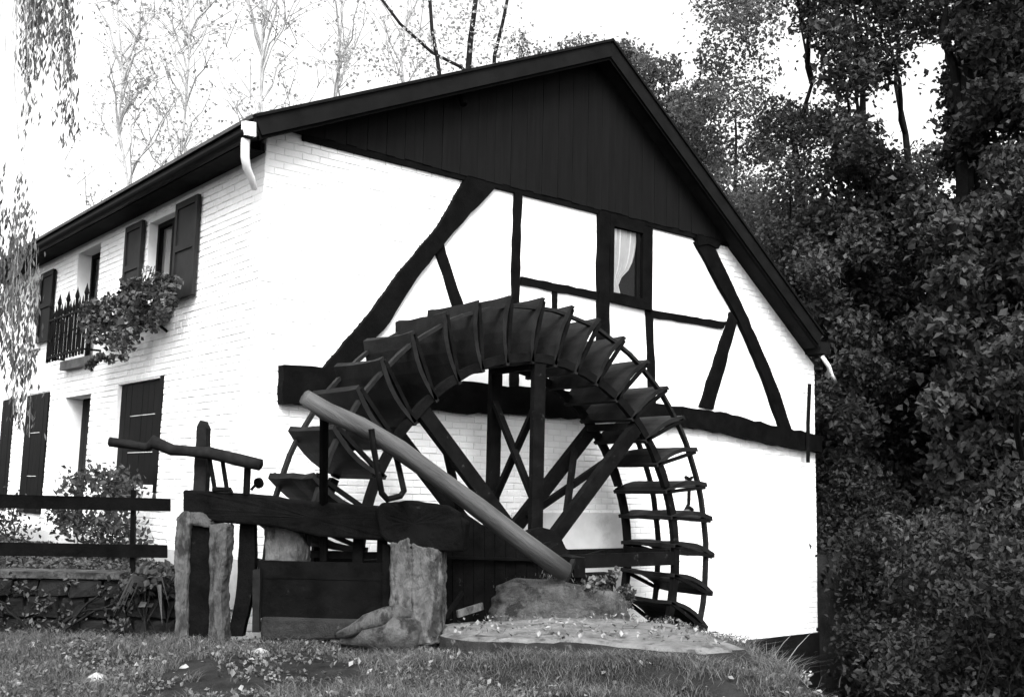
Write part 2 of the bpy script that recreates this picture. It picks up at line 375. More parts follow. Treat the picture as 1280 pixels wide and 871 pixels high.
lay_bricks(rowsS, side, 'y', lambda a, c: (1.2 < a < 2.72 and 0.9 < c < 2.9) or (4.5 < a < 5.67 and 1.0 < c < 3.0))
MB().box((-0.03, -0.03, 0.15), (0.02, LEN, 0.705)).build('plinth', 'plinth_grey', house)
# grey cement apron behind the wheel
ap = jag([G(640, 640, -0.02), G(783, 640, -0.02), G(786, 742, -0.02), G(640, 745, -0.02)], 0.012)
MB().prism([Vector((p.x, -0.022, p.z)) for p in ap], (0, 0.03, 0)).build('cement_apron', 'apron', house)
# infill panels
def gable_panel(name, px, m, y, th, parent, amp=0.0, seed=1, step=0.14):
    p = [Vector((G(*q).x, y, G(*q).z)) for q in px]
    if amp: p = jag(p, amp, step, seed)
    return MB().prism(p, (0, th, 0)).build(name, m, parent)
for k, px in enumerate([
    [(612, 232), (645, 243), (640, 500), (432, 478)], [(645, 240), (752, 270), (750, 352+17), (645, 352)], [(645, 350), (750, 370), (750, 505), (640, 496)],
    [(752, 270), (812, 286), (812, 392), (750, 380)], [(750, 380), (812, 392), (812, 515), (748, 508)], [(810, 286), (868, 302), (912, 402), (810, 395)],
    [(810, 395), (915, 405), (880, 525), (810, 515)], [(915, 398), (978, 548), (875, 528)]]):
    gable_panel('plaster_panel', px, 'whitewash', -0.006-0.0025*(k % 3), 0.0165+0.0025*(k % 3), house)
# timbers
def timber(name, px, proud=0.05, seed=1, amp=0.012):
    return gable_panel(name, px, 'tar_timber', -proud, proud+0.008, house, amp, seed)
timber('brace', BL_L+BL_R[::-1], 0.075, 2)
timber('brace', BR_L+BR_R[::-1], 0.072, 3)
timber('brace', [(541, 308), (552, 303), (560, 330), (576, 377), (582, 400), (568, 400), (553, 345)], 0.045, 4)
timber('brace', [(911, 390), (919, 402), (889, 512), (872, 508)], 0.05, 5)
timber('post', [(641, 238), (650, 242), (647, 350), (645, 490), (636, 488), (638, 352)], 0.055, 6)
timber('post', [(745, 265), (758, 268), (757, 385), (757, 500), (744, 498), (744, 380)], 0.085, 7)
timber('post', [(805, 384), (814, 388), (815, 440), (818, 512), (809, 510), (808, 440)], 0.05, 8)
timber('post', [(689, 360), (695, 362), (696, 495), (690, 493)], 0.035, 9, 0.006)
timber('rail', [(650, 346), (744, 365), (744, 375), (649, 356)], 0.048, 10, 0.008)
timber('rail', [(814, 388), (905, 403), (902, 411), (814, 397)], 0.045, 11, 0.008)
timber('rail', [(866, 294), (898, 303), (893, 312), (880, 306), (868, 308)], 0.09, 12, 0.006)
timber('wall_beam', [(347, 457), (400, 461), (470, 469), (560, 477), (700, 489), (830, 508), (900, 516), (950, 530), (1006, 542), (1020, 545), (1020, 566), (950, 553), (900, 541), (850, 534), (700, 522), (560, 515), (400, 508), (347, 505)], 0.14, 13, 0.02)
# iron ties on the gable
tie = MB().tube([G(1012, 480, -.19), G(1010, 530, -.19), G(1010, 578, -.19)], 0.035, 6); tie.build('iron_tie', 'iron', house)
MB().tube([G(857, 596, -.03), G(862, 599, -.03), G(866, 595, -.03), G(862, 600, -.03), G(861, 630, -.03), G(857, 636, -.03), G(862, 634, -.03), G(866, 637, -.03)], 0.028, 6).build('iron_tie', 'iron', house)
# gable boarding: each board a part
x = 0.3; k = 0
while x < 8.35:
    wd = 0.145*random.uniform(0.93, 1.07); x1 = x+wd-0.003
    za, zb = roof_z(x)+0.02, roof_z(x1)+0.02
    if min(za, zb) > BT+0.0:
        yb = -0.055-random.uniform(0, 0.006)-(0.004 if k % 2 else 0)
        zo = BT+random.uniform(-0.012, 0.012); pl = [(x, yb, zo), (x1, yb, zo), (x1, yb, zb), (x, yb, za)]
        if x < va.x < x1: pl.insert(3, (va.x, yb, roof_z(va.x)+.02))
        MB().prism(pl, (0, 0.03, 0)).build('gable_board', 'tar_board', house)
    x = x1+0.003; k += 1
MB().box((0.45, -0.05, BT-0.07), (8.35, 0.02, BT+0.05)).build('sill_board', 'tar_timber', house)
MB().tube([G(573, 112, -.07), G(577, 122, -.16), G(580, 131, -.2)], [.05, .045, .05], 8).build('purlin_stub', 'tar_timber', house)
# roof: two slabs with tile courses, bargeboards, soffits
TH = 0.20
def roof_side(a, b, inward):
    r = MB(); n = 18
    for i in range(n):                                            # overlapping courses from eave to ridge
        p, q = a.lerp(b, i/n), a.lerp(b, min(1, (i+1.25)/n)); u = Vector((0, 0, 1))
        r.prism([p+u*0.035, q+u*0.012, q-u*0.012+u*0.0, p-u*0.01], (0, LEN+0.7, 0))
    return r
roof = MB(); lft = vl+Vector((-0.02, 0, 0)); 
roof.prism([vl, va, va-Vector((0, 0, TH)), vl-Vector((0, 0, TH))], (0, LEN+.65, 0)); roof.prism([vr, va, va-Vector((0, 0, TH)), vr-Vector((0, 0, TH))], (0, LEN+.65, 0))
for p in (vl, vr): pass
roof_o = roof.build('roof', 'soffit', house)
roof_side(vl+Vector((-.04, 0.02, .02)), va+Vector((0, .02, .02)), 1).build('roof_courses', 'roof_tile', roof_o)
roof_side(vr+Vector((.04, 0.02, .02)), va+Vector((0, .02, .02)), 1).build('roof_courses', 'roof_tile', roof_o)
MB().tube([va+Vector((0, .06, .0)), va+Vector((0, LEN+.6, .0))], 0.085, 8).build('ridge_cap', 'roof_tile', roof_o)
def barge(a, b, drop, yb, th, cap):
    m = MB(); u = Vector((0, 0, 1)); d = (b-a).normalized(); pu = Vector((-d.z, 0, d.x)); pu = pu if pu.z > 0 else -pu
    a2, b2 = Vector((a.x, yb, a.z)), Vector((b.x, yb, b.z))
    m.prism([a2+pu*cap, b2+u*cap/abs(d.x), b2-u*drop/abs(d.x), a2-pu*drop], (0, th, 0)); return m
barge(vl, va, 0.19, VY-0.04, 0.05, 0.03).build('bargeboard', 'bargeboard', house); barge(vr, va, 0.19, VY-0.043, 0.05, 0.03).build('bargeboard', 'bargeboard', house)
barge(vl+Vector((.05, 0, -.17)), va+Vector((0, 0, -.20)), 0.05, VY-0.01, 0.05, 0.03).build('verge_fillet', 'tar_timber', house)
barge(vr+Vector((-.05, 0, -.17)), va+Vector((0, 0, -.20)), 0.06, VY-0.013, 0.05, 0.03).build('verge_fillet', 'tar_timber', house)
barge(vl, va, -0.02, VY-0.07, 0.12, 0.055).build('verge_cap', 'bargeboard', house); barge(vr, va, -0.02, VY-0.073, 0.12, 0.055).build('verge_cap', 'bargeboard', house)
# eaves of the side wall: wall plate, rafter tails, gutter, downspout
MB().box((-0.05, 0.05, 5.43), (0.02, LEN, 5.52)).build('wall_plate', 'soffit', house)
MB().box((-0.33, 0.02, 5.405), (-0.004, LEN, 5.42)).build('soffit_board', 'soffit', house)
for i in range(15):
    y = 0.15+i*0.78; MB().prism([(-0.31, y, 5.49), (0.0, y, 5.62), (0.0, y, 5.50), (-0.29, y, 5.43)], (0, 0.09, 0)).build('rafter_tail', 'soffit', house)
gt = MB(); gy0, gy1 = VY-0.02, LEN+0.2; NS = 10
for sgn in (1, ):
    vs_ = []
    for yy in (gy0, gy1):
        for rr in (0.085, 0.072):
            for k in range(NS+1):
                a = math.pi+math.pi*k/NS; vs_.append((-0.40+rr*math.cos(a), yy, 5.475+rr*math.sin(a)))
    n1 = NS+1; fs = []
    for k in range(NS):
        fs += [(k, k+1, k+1+2*n1, k+2*n1), (n1+k+1, n1+k, n1+k+2*n1, n1+k+1+2*n1), (k+1, k, n1+k, n1+k+1), (2*n1+k, 2*n1+k+1, 3*n1+k+1, 3*n1+k)]
    for e0 in (0, NS): fs.append((e0, n1+e0, 3*n1+e0, 2*n1+e0))
    gt.add(vs_, fs)
gt.build('gutter', 'gutter_dark', house)
MB().box((-0.455, VY-0.06, 5.42), (-0.34, VY+0.06, 5.58)).rough(.012).build('gutter_end', 'zinc', house)
dsp = [Vector((-0.40, VY+.06, 5.50)), Vector((-0.40, VY+.06, 5.32)), Vector((-0.385, VY+.08, 5.20)), Vector((-0.33, VY+.14, 5.10)), Vector((-0.22, VY+.24, 5.02)), Vector((-.14, VY+.32, 4.93))]
MB().tube(dsp, [.05, .05, .05, .046, .042, .036], 10).build('downspout', 'zinc', house, True)
rg = MB().tube([G(1028, 446, .4), G(1036, 458, .4), G(1039, 468, .4), G(1045, 478, .4)], [.035, .042, .042, .035], 8); rg.build('downspout', 'zinc', house, True)
MB().box((10.5, VY+.05, 4.05), (10.8, LEN, 4.26)).build('gutter', 'gutter_dark', house)
# gable window with curtain
gw = MB()
def gq(px, py, y): p = G(px, py); return Vector((p.x, y, p.z))
fo = [(758, 268), (811, 287), (810, 389), (757, 377)]; fi = [(763, 284), (799, 293), (798, 374), (762, 366)]
for i in range(4): gw.prism([gq(*fo[i], -.09), gq(*fo[(i+1) % 4], -.09), gq(*fi[(i+1) % 4], -.09), gq(*fi[i], -.09)], (0, .10, 0))
win = gw.build('window', 'tar_timber', house)
MB().prism([gq(*p, -.012) for p in fi], (0, 0.004, 0)).build('window_back', 'interior', win)
MB().prism([gq(793, 290, -.06), gq(797, 291, -.06), gq(796, 374, -.06), gq(792, 373, -.06)], (0, .02, 0)).build('mullion', 'frame_dark', win)
MB().prism([gq(*p, -.035) for p in fi], (0, 0.003, 0)).build('pane', 'pane', win)
cu = MB(); rowsn, cn = 9, 12; ctop, cbot = (763, 284), (763, 367)
edge = [32, 31.5, 30.5, 29, 26.5, 22, 13, 8.5, 11]
for i in range(rowsn):
    for j in range(cn+1):
        px = 763+edge[i]*0.98*j/cn; py = 285+i*10.2+px*0.0+(px-763)*0.22*(1-i/rowsn)
        p = gq(px, py, -.026+0.013*math.sin(j*2.6+i*.15)); cu.v.append(tuple(p))
for i in range(rowsn-1):
    for j in range(cn): a = i*(cn+1)+j; cu.f.append((a, a+1, a+cn+2, a+cn+1))
cu.build('curtain', 'curtain', win, True)
# side wall joinery
def louvre_shutter(y0, y1, z0, z1, x, th, m='shutter_grey', parent=house, lab=None):
    s = MB(); st = 0.075
    s.box((x-th, y0, z0), (x, y0+st, z1)).box((x-th, y1-st, z0), (x, y1, z1))
    zm = z0+(z1-z0)*0.52
    for za, zb in ((z0, z0+.09), (zm-.045, zm+.045), (z1-.09, z1)): s.box((x-th, y0+st+.0005, za), (x, y1-st-.0005, zb))
    o = s.build('shutter', m, parent)
    for za, zb in ((z0+.09, zm-.045), (zm+.045, z1-.09)): MB().box((x-th*.6, y0+st+.001, za+.001), (x-.006, y1-st-.001, zb-.001)).build('shutter_panel', m, o)
    if lab: o['label'] = lab
    return o
louvre_shutter(1.75, 2.48, 3.93, 5.25, -0.035, 0.05); louvre_shutter(3.72, 4.40, 3.93, 5.27, -0.035, 0.05)
louvre_shutter(7.95, 8.68, 3.93, 5.18, -0.03, 0.05, 'shutter')
def casement(h, x, parent=house, curtain_=True):
    y0, y1, z0, z1 = h; s = MB(); t = .07
    s.box((x, y0, z0), (x+.07, y0+t, z1)).box((x, y1-t, z0), (x+.07, y1, z1)).box((x, y0+t, z0), (x+.07, y1-t, z0+t)).box((x, y0+t, z1-t), (x+.07, y1-t, z1)).box((x, (y0+y1)/2-.03, z0+t), (x+.07, (y0+y1)/2+.03, z1-t))
    o = s.build('window', 'frame_dark', parent)
    MB().box((x+.03, y0+t, z0+t), (x+.034, y1-t, z1-t)).build('pane', 'pane', o)
    MB().box((x+.2, y0-.02, z0-.02), (x+.22, y1+.02, z1+.02)).build('window_back', 'interior', o)
    if curtain_:
        for a, b in ((y0+t, y0+.42), (y1-.42, y1-t)):
            c = MB(); n = 14
            for i in range(n+1):
                yy = a+(b-a)*i/n; xx = x+.10+.015*math.sin(i*1.9); c.v += [(xx, yy, z1-t), (xx, yy, z0+t)]
            for i in range(n): c.f.append((2*i, 2*i+1, 2*i+3, 2*i+2))
            c.build('curtain', 'curtain', o, True)
    return o
casement(H_UP, 0.13); casement(H_BAL, 0.22); casement(H_FAR, 0.13, curtain_=False)
MB().box((-0.09, H_UP[0]-.06, H_UP[2]-.10), (0.13, H_UP[1]+.05, H_UP[2]-.003)).rough(.004).build('window_sill', 'sill', house)
MB().box((-0.12, H_BAL[0]-.15, H_BAL[2]-.14), (0.22, H_BAL[1]+.12, H_BAL[2]-.003)).rough(.006).build('window_sill', 'sill_dark', house)
MB().box((-0.07, H_FAR[0]-.05, H_FAR[2]-.10), (0.13, H_FAR[1]+.05, H_FAR[2]-.003)).build('window_sill', 'sill', house)
MB().box((-0.10, H_LOW[0]+.9, H_LOW[2]-.16), (0.05, H_LOW[1]+.05, H_LOW[2]-.003)).rough(.01).build('window_sill', 'sill', house)
def plank_shutter(h, x, th=.05, n=5, inset=0.0):
    y0, y1, z0, z1 = h; o = MB().box((x+.02, y0+inset, z0+.005), (x+.03+th, y1-.004, z1-.004)).build('shutter', 'shutter', house); wd = (y1-y0-inset-.004)/n
    for i in range(n): MB().box((x-random.uniform(0, .004), y0+inset+i*wd+.004, z0+.01), (x+.0195, y0+inset+(i+1)*wd-.004, z1-.01)).build('plank', 'shutter', o)
    for f_ in (.26, .66):
        zz = z0+(z1-z0)*(1-f_)*0.9; MB().box((x-.012, y0+inset+.35, zz), (x-.006, y1-.45, zz+.010)).build('strap_hinge', 'sill', o)
    return o
plank_shutter(H_LOW, 0.06, n=8)
MB().box((-.02, H_LOW[0]-.05, H_LOW[2]-.1), (.05, H_LOW[0]+.06, H_LOW[3]+.02)).build('door_post', 'shutter', house)
door = MB().box((0.30, H_REC[0], H_REC[2]), (0.35, H_REC[1], H_REC[3])).build('door', 'shutter', house)
for i in range(6):
    a = H_REC[0]+.02+i*.212; MB().box((0.283, a, H_REC[2]+.02), (0.299, a+.2, H_REC[3]-.02)).build('plank', 'shutter', door)
plank_shutter(H_L3, -0.03, n=6); plank_shutter(H_L4, -0.02, n=4)
# balcony railing in front of the upper door
rail = MB(); y0, y1, xr = 5.35, 7.15, -0.28; zt, zb = 4.14, 3.52
rail.bar((xr, y0, zt), (xr, y1, zt), .04, .03).bar((xr, y0, zb), (xr, y1, zb), .04, .03)
for yy in (y0, y1): rail.bar((xr, yy, zt), (0.0, yy, zt), .03, .03).bar((xr, yy, zb), (0.0, yy, zb), .03, .03)
railing = rail.build('balcony_railing', 'iron', house)
for i in range(13):
    yy = y0+(y1-y0)*i/12; big = i % 3 == 0; b_ = MB(); zz = zt+(.20 if big else .03)
    b_.tube([(xr, yy, zb-.08), (xr, yy, zt), (xr, yy, zz)], .016 if not big else .024, 6)
    b_.tube([(xr, yy, zz), (xr, yy, zz+.05), (xr, yy, zz+.2)], [.02, .036 if big else .024, .002], 6)
    if big: b_.tube([(xr, yy-.07, zz+.09), (xr, yy-.05, zz+.02), (xr, yy, zz), (xr, yy+.05, zz+.02), (xr, yy+.07, zz+.09)], .011, 5)
    b_.build('baluster', 'iron', railing)
for i in range(8):
    c = (xr-.012, y0+.225*(i+.5), (zt+zb)/2+(.13 if i % 2 else -.13)); s = MB()
    s.tube([(xr, c[1]+.13*math.cos(a), c[2]+.18*math.sin(a)) for a in np.linspace(0, 2*math.pi, 17)], .013, 5, False).build('scroll', 'iron', railing)

# ------------------------------------------------------------------ the water wheel
WX, WY, WZ, WR, WH = 3.01, -1.06, 0.70, 3.07, 0.44
wheel = empty('water_wheel', (WX, WY, WZ-3.1), 'large dark undershot water wheel with many curved paddles against the gable', 'water wheel')
def ring(r0, r1, y0, y1, n=96, wob=0.0):
    V, Fq = [], []
    for k in range(n):
        a = 2*math.pi*k/n; w_ = wob*math.sin(k*1.7)
        for r, y in ((r0+w_, y0), (r1+w_, y0), (r1+w_, y1), (r0+w_, y1)): V.append((WX+r*math.cos(a), WY+y, WZ+r*math.sin(a)))
    for k in range(n):
        for j in range(4): Fq.append((4*k+j, 4*((k+1) % n)+j, 4*((k+1) % n)+(j+1) % 4, 4*k+(j+1) % 4))
    m = MB(); m.v, m.f = V, Fq; return m
TR = 2.44
for s in (-1, 1):
    shroud = empty  # segments of the wooden shroud ring, each a felloe of its own
    for k in range(8):
        a0, a1 = 2*math.pi*(k+.5)/8+.004, 2*math.pi*(k+1.5)/8-.004; m = MB(); n = 10
        for i in range(n+1):
            a = a0+(a1-a0)*i/n
            for r, y in ((TR-.05, s*WH-.035), (TR+.05, s*WH-.035), (TR+.05, s*WH+.035), (TR-.05, s*WH+.035)): m.v.append((WX+r*math.cos(a), WY+y, WZ+r*math.sin(a)))
        for i in range(n):
            for j in range(4): m.f.append((4*i+j, 4*i+4+j, 4*i+4+(j+1) % 4, 4*i+(j+1) % 4))
        m.f += [(0, 1, 2, 3), (4*n+3, 4*n+2, 4*n+1, 4*n)]
        m.rough(.006, k).build('felloe', 'wheel_timber', wheel)
    ring(WR-.035, WR+.005, s*WH-.035, s*WH+.035, wob=.006).build('iron_rim', 'rim_iron', wheel)
NP = 40
def at_wheel(r, a, y): return Vector((WX+r*math.cos(a), WY+y, WZ+r*math.sin(a)))
for k in range(NP):
    a = 2*math.pi*(k+.35)/NP+random.uniform(-.012, .012); m = MB(); prof = []
    nr_ = 7
    for i in range(nr_):
        t = i/(nr_-1); r = 2.36+(WR+.10-2.36)*t
        prof.append((r, -0.062*t*t+0.008*math.sin(t*math.pi)))
    hw = WH+.03; ys = np.linspace(-hw-.02, hw+.02, 5); th = .055/2.8
    sag = [random.uniform(-.004, .004) for _ in ys]
    for yi, y in enumerate(ys):
        tip = 0.012 if yi in (0, 4) else random.uniform(-.03, .008)
        for i, (r, da) in enumerate(prof): m.v.append(tuple(at_wheel(r+(tip if i == nr_-1 else 0), a+da+sag[yi], y)))
    off = len(m.v)
    for yi, y in enumerate(ys):
        tip = 0.012 if yi in (0, 4) else 0
        for i, (r, da) in enumerate(prof): m.v.append(tuple(at_wheel(r+(tip if i == nr_-1 else 0), a+da+sag[yi]+th, y)))
    for yi in range(4):
        for i in range(nr_-1):
            p = yi*nr_+i; m.f += [(p, p+1, p+nr_+1, p+nr_), (off+p+nr_, off+p+nr_+1, off+p+1, off+p)]
    for i in range(nr_-1): m.f += [(i, off+i, off+i+1, i+1), (4*nr_+i+1, off+4*nr_+i+1, off+4*nr_+i, 4*nr_+i)]
    for yi in range(4): p = yi*nr_; m.f += [(p, p+nr_, off+p+nr_, off+p), (p+nr_-1, off+p+nr_-1, off+p+2*nr_-1, p+2*nr_-1)]
    pad = m.build('paddle', 'paddle', wheel)
    for s in (-1, 1):                                             # iron starts that carry the paddle
        MB().bar(at_wheel(TR-.05, a+.010, s*(WH+.03)), at_wheel(WR+.07, a-.058, s*(WH+.03)), .045, .04, (0, 1, 0)).build('start', 'wheel_timber', pad)
NA = 8
for k in range(NA):
    a = math.pi/2+2*math.pi*k/NA
    for s in (-1, 1):
        d = Vector((math.cos(a), 0, math.sin(a)))
        MB().bar(at_wheel(.12, a, s*(WH-.02)), at_wheel(TR+.03, a, s*(WH-.02)), .085, .17, Vector((-d.z, 0, d.x))).rough(.006, k).build('arm', 'wheel_timber', wheel)
    lo, hi = .75, 1.95
    MB().bar(at_wheel(lo, a+.02, -WH+.05), at_wheel(hi, a+.02, WH-.06), .05, .09, Vector((-d.z, 0, d.x))).build('cross_brace', 'wheel_timber', wheel)
    MB().bar(at_wheel(lo, a-.02, WH-.06), at_wheel(hi, a-.02, -WH+.05), .05, .09, Vector((-d.z, 0, d.x))).build('cross_brace', 'wheel_timber', wheel)
    MB().bar(at_wheel(TR-.1, a+.03, -WH+.05), at_wheel(TR-.1, a+.03, WH-.05), .09, .09).build('spreader', 'wheel_timber', wheel)
sh = MB().tube([(WX, -1.9, WZ), (WX, 0.1, WZ)], .24, 8); sh.build('shaft', 'wheel_timber', wheel)
for s in (-1, 1):
    MB().tube([(WX, WY+s*(WH+.06)-.05, WZ), (WX, WY+s*(WH+.06)+.05, WZ)], .42, 16).build('hub_flange', 'iron', wheel)
for y in (-1.75, -.25): MB().tube([(WX, y-.03, WZ), (WX, y+.03, WZ)], .265, 16).build('shaft_band', 'iron', wheel)
MB().tube([(WX, -2.2, WZ), (WX, -1.95, WZ)], .07, 10).build('gudgeon', 'iron', wheel)

# ------------------------------------------------------------------ sluice in front of the wheel
SP = VPlane((-0.95, -0.95), (0.60, -2.50))
def splate(px, off, th):                                           # outline on the sluice plane, given thickness away from the bank
    return [SP(x, y, off) for x, y in px], -SP.n*th
def sprism(px, off, th, amp=0.0, seed=1, step=.12):
    p, e = splate(px, off, th)
    if amp:
        r = random.Random(seed); q = []
        for i in range(len(p)):
            a, b = p[i], p[(i+1) % len(p)]; k = max(1, int((b-a).length/step))
            for j in range(k):
                v = a.lerp(b, j/k)
                if j: v = v+SP.t*r.uniform(-amp, amp)+Vector((0, 0, r.uniform(-amp, amp)))
                q.append(v)
        p = q
    return MB().prism(p, e)
def weathered(name, px, off, th, m, seed, amp=.02, parent=None, sub=5, noise=.03):
    # a worn block: outline prism, subdivided and displaced
    o = sprism(px, off, th).build(name, m, parent)
    md = o.modifiers.new('b', 'BEVEL'); md.width = .025; md.segments = 2; md.limit_method = 'ANGLE'
    md = o.modifiers.new('s', 'SUBSURF'); md.subdivision_type = 'SIMPLE'; md.levels = md.render_levels = sub
    t = bpy.data.textures.new(name, 'CLOUDS'); t.noise_scale = .10; t.noise_depth = 4
    md = o.modifiers.new('d', 'DISPLACE'); md.texture = t; md.strength = noise*1.3; md.texture_coords = 'GLOBAL'; md.mid_level = .5
    return o
frame = empty('sluice_gate', SP(400, 790), 'dark weathered sluice gate of heavy beams and planks between two concrete posts', 'sluice gate')
for i, (px, of, th, nm) in enumerate([
    ([(228, 612), (330, 619), (352, 624), (480, 634), (560, 640), (582, 652), (580, 690), (480, 676), (400, 671), (340, 658), (300, 655), (268, 652), (228, 648)], .02, .34, 'top_beam'),
    ([(470, 636), (476, 628), (515, 625), (560, 632), (575, 640), (580, 690), (520, 690), (482, 676), (474, 668)], .10, .1, 'head_beam')]):
    weathered(nm, px, of, th, 'old_beam', i, parent=frame, noise=.016, sub=3)
for k, (a, b) in enumerate(((700, 722), (722.2, 744), (744.2, 772))):
    sprism([(322, a), (482, a+4), (482, b+4), (322, b)], -.10-.006*(k % 2), .05, .004, k).build('gate_plank', 'old_beam', frame)
for xx in (447, 477): sprism([(xx-6, 660), (xx+6, 660), (xx+6, 775), (xx-6, 775)], -.165, .06, .004, xx).build('gate_stile', 'old_beam', frame)
sprism([(388, 688), (482, 690), (482, 698), (388, 697)], -.24, .05, .004, 9).build('cross_rail', 'old_beam', frame)
sprism([(300, 652), (318, 656), (318, 730), (303, 795), (286, 795), (296, 730)], -.12, .09, .006, 11).build('raking_post', 'old_beam', frame)
sprism([(316, 712), (325, 710), (324, 790), (315, 790)], .0, .05, .004, 12).build('raking_post', 'branch_dark', frame)
weathered('sill_block', [(325, 771), (485, 775), (485, 800), (325, 800)], -.06, .3, 'soil', 4, parent=frame, noise=.02, sub=3)
# concrete posts
cp = empty('concrete_post', SP(250, 796), 'pale lichen-stained concrete post with a vertical slot, under the beam end', 'post')
weathered('flange', [(219, 645), (230, 639), (238, 641), (234, 700), (232, 800), (218, 800), (217, 700)], .12, .22, 'concrete', 5, parent=cp, noise=.03)
weathered('flange', [(261, 655), (284, 655), (281, 700), (276, 740), (279, 802), (260, 802)], .10, .24, 'concrete_dark', 6, parent=cp, noise=.035)
weathered('cap', [(234, 640), (250, 641), (262, 652), (262, 660), (236, 655)], .11, .3, 'concrete_dark', 7, parent=cp, noise=.03)
sprism([(230, 650), (264, 650), (264, 800), (230, 800)], .05, .12).build('slot_board', 'old_beam', cp)
tag(weathered('concrete_post', [(330, 654), (345, 650), (368, 658), (384, 682), (384, 780), (330, 780)], -.16, .14, 'concrete', 8, noise=.035), 'squat crumbling concrete post seen behind the sluice planks', 'post')
rp = empty('concrete_post', SP(518, 802), 'broad flaking concrete post with cracked face where the gate planks end', 'post')
weathered('shaft', [(487, 678), (512, 668), (520, 690), (518, 806), (486, 806)], .10, .34, 'concrete', 9, parent=rp, noise=.035)
weathered('shaft', [(514, 678), (530, 684), (551, 688), (552, 740), (549, 806), (515, 806)], .13, .34, 'concrete', 10, parent=rp, noise=.045)
sprism([(478, 680), (487, 682), (487, 780), (478, 780)], -.02, .2).build('slot_board', 'old_beam', rp)
# lever pole with its upright
lv = empty('sluice_lever', SP(250, 612), 'crooked wooden lever pole on an upright stake above the sluice beam', 'lever')
pth = [SP(137, 552, .12), SP(160, 555, .12), SP(183, 559, .11), SP(192, 552, .10), SP(215, 562, .10), SP(236, 564, .10), SP(262, 566, .1), SP(300, 575, .1), SP(326, 581, .1)]
MB().tube(pth, [.046, .046, .042, .066, .058, .052, .06, .062, .062], 10).rough(.005).build('pole', 'branch_dark', lv, True)
m = sprism([(246, 533), (250, 525), (254, 526), (258, 535), (257, 575), (256, 616), (241, 616), (243, 575)], -.02, .12, .006, 3, .06); m.build('stake', 'branch_dark', lv)
for a, b in (((261, 568), (269, 614)), ((276, 562), (284, 614)), ((310, 574), (308, 618))):
    MB().tube([SP(*a, .03), SP(*b, .0)], .022 if a[0] < 300 else .035, 6).build('iron_hanger', 'iron', lv)
MB().tube([SP(266, 611, .03), SP(288, 612, .03), SP(289, 616, .03)], .025, 6).build('iron_hanger', 'iron', lv)
cn_ = SP(322, 604, -.1); MB().tube([SP(314, 612, -.1), SP(319, 606, -.1)], .015, 6).build('handle', 'iron', lv)
MB().tube([cn_, cn_+Vector((.03, .01, .01))], .055, 12).build('handle', 'iron', lv)
# long grey pole (log) leaning down to the bearing block
LY = -2.62
lg = [G(381, 496, LY), G(408, 514, LY), G(450, 532, LY), G(500, 562, LY), G(545, 595, LY), G(600, 636, LY), G(650, 674, LY), G(705, 714, LY)]
pole = empty('brace_pole', lg[-1], 'long pale grey round pole slanting down in front of the wheel to the bearing block', 'pole')
MB().tube(lg, [.072, .088, .085, .093, .090, .099, .102, .107], 18).rough(.005).build('pole', 'log_grey', pole, True)
dd = (lg[-1]-lg[-2]).normalized(); MB().tube([lg[-1]-dd*.01, lg[-1]+dd*.004], .078, 16).build('hollow_end', 'log_end', pole)
up = empty('support_post', SP(405, 700), 'slim dark upright post between pole top and sluice beam', 'post')
MB().tube([G(405, 514, LY+.12), SP(404, 640, -.1), SP(405, 700, -.2)], .045, 7).rough(.004).build('post', 'tar_timber', up)
MB().bar(G(400, 512, LY+.12), G(415, 520, LY+.12), .09, .08).build('saddle', 'tar_timber', up)
st = MB().tube([G(464, 536, LY-.13), G(467, 560, LY-.13), G(474, 600, LY-.12), G(477, 616, LY-.1), G(484, 624, LY-.08), G(500, 620, LY-.02), G(505, 613, LY+.04), G(500, 590, LY+.12), G(493, 560, LY+.14)], .03, 7)
tag(st.build('iron_stirrup', 'iron'), 'bent iron stirrup hooked round the slanting pole above the sluice beam', 'stirrup')
# dark boarding of the flume below the pole
fl = empty('flume_boarding', G(600, 775, -2.06), 'black upright flume boards below the slanting pole beside the wheel hub', 'boarding')
n = 11
for i in range(n):
    xa, xb = 553+i*13.2, 553+(i+1)*13.2-.6
    ta, tb = 640+max(0, xa-580)*0.69, 640+max(0, xb-580)*0.69
    yb = -2.06-.012*(i % 2); p = [G(xa, ta, yb), G(xb, tb, yb), G(xb, 790, yb), G(xa, 790, yb)]
    MB().prism(p, (0, .03, 0)).build('plank', 'old_beam', fl)
MB().bar(G(552, 696, -2.10), G(694, 700, -2.10), .04, .03).build('batten', 'old_beam', fl)

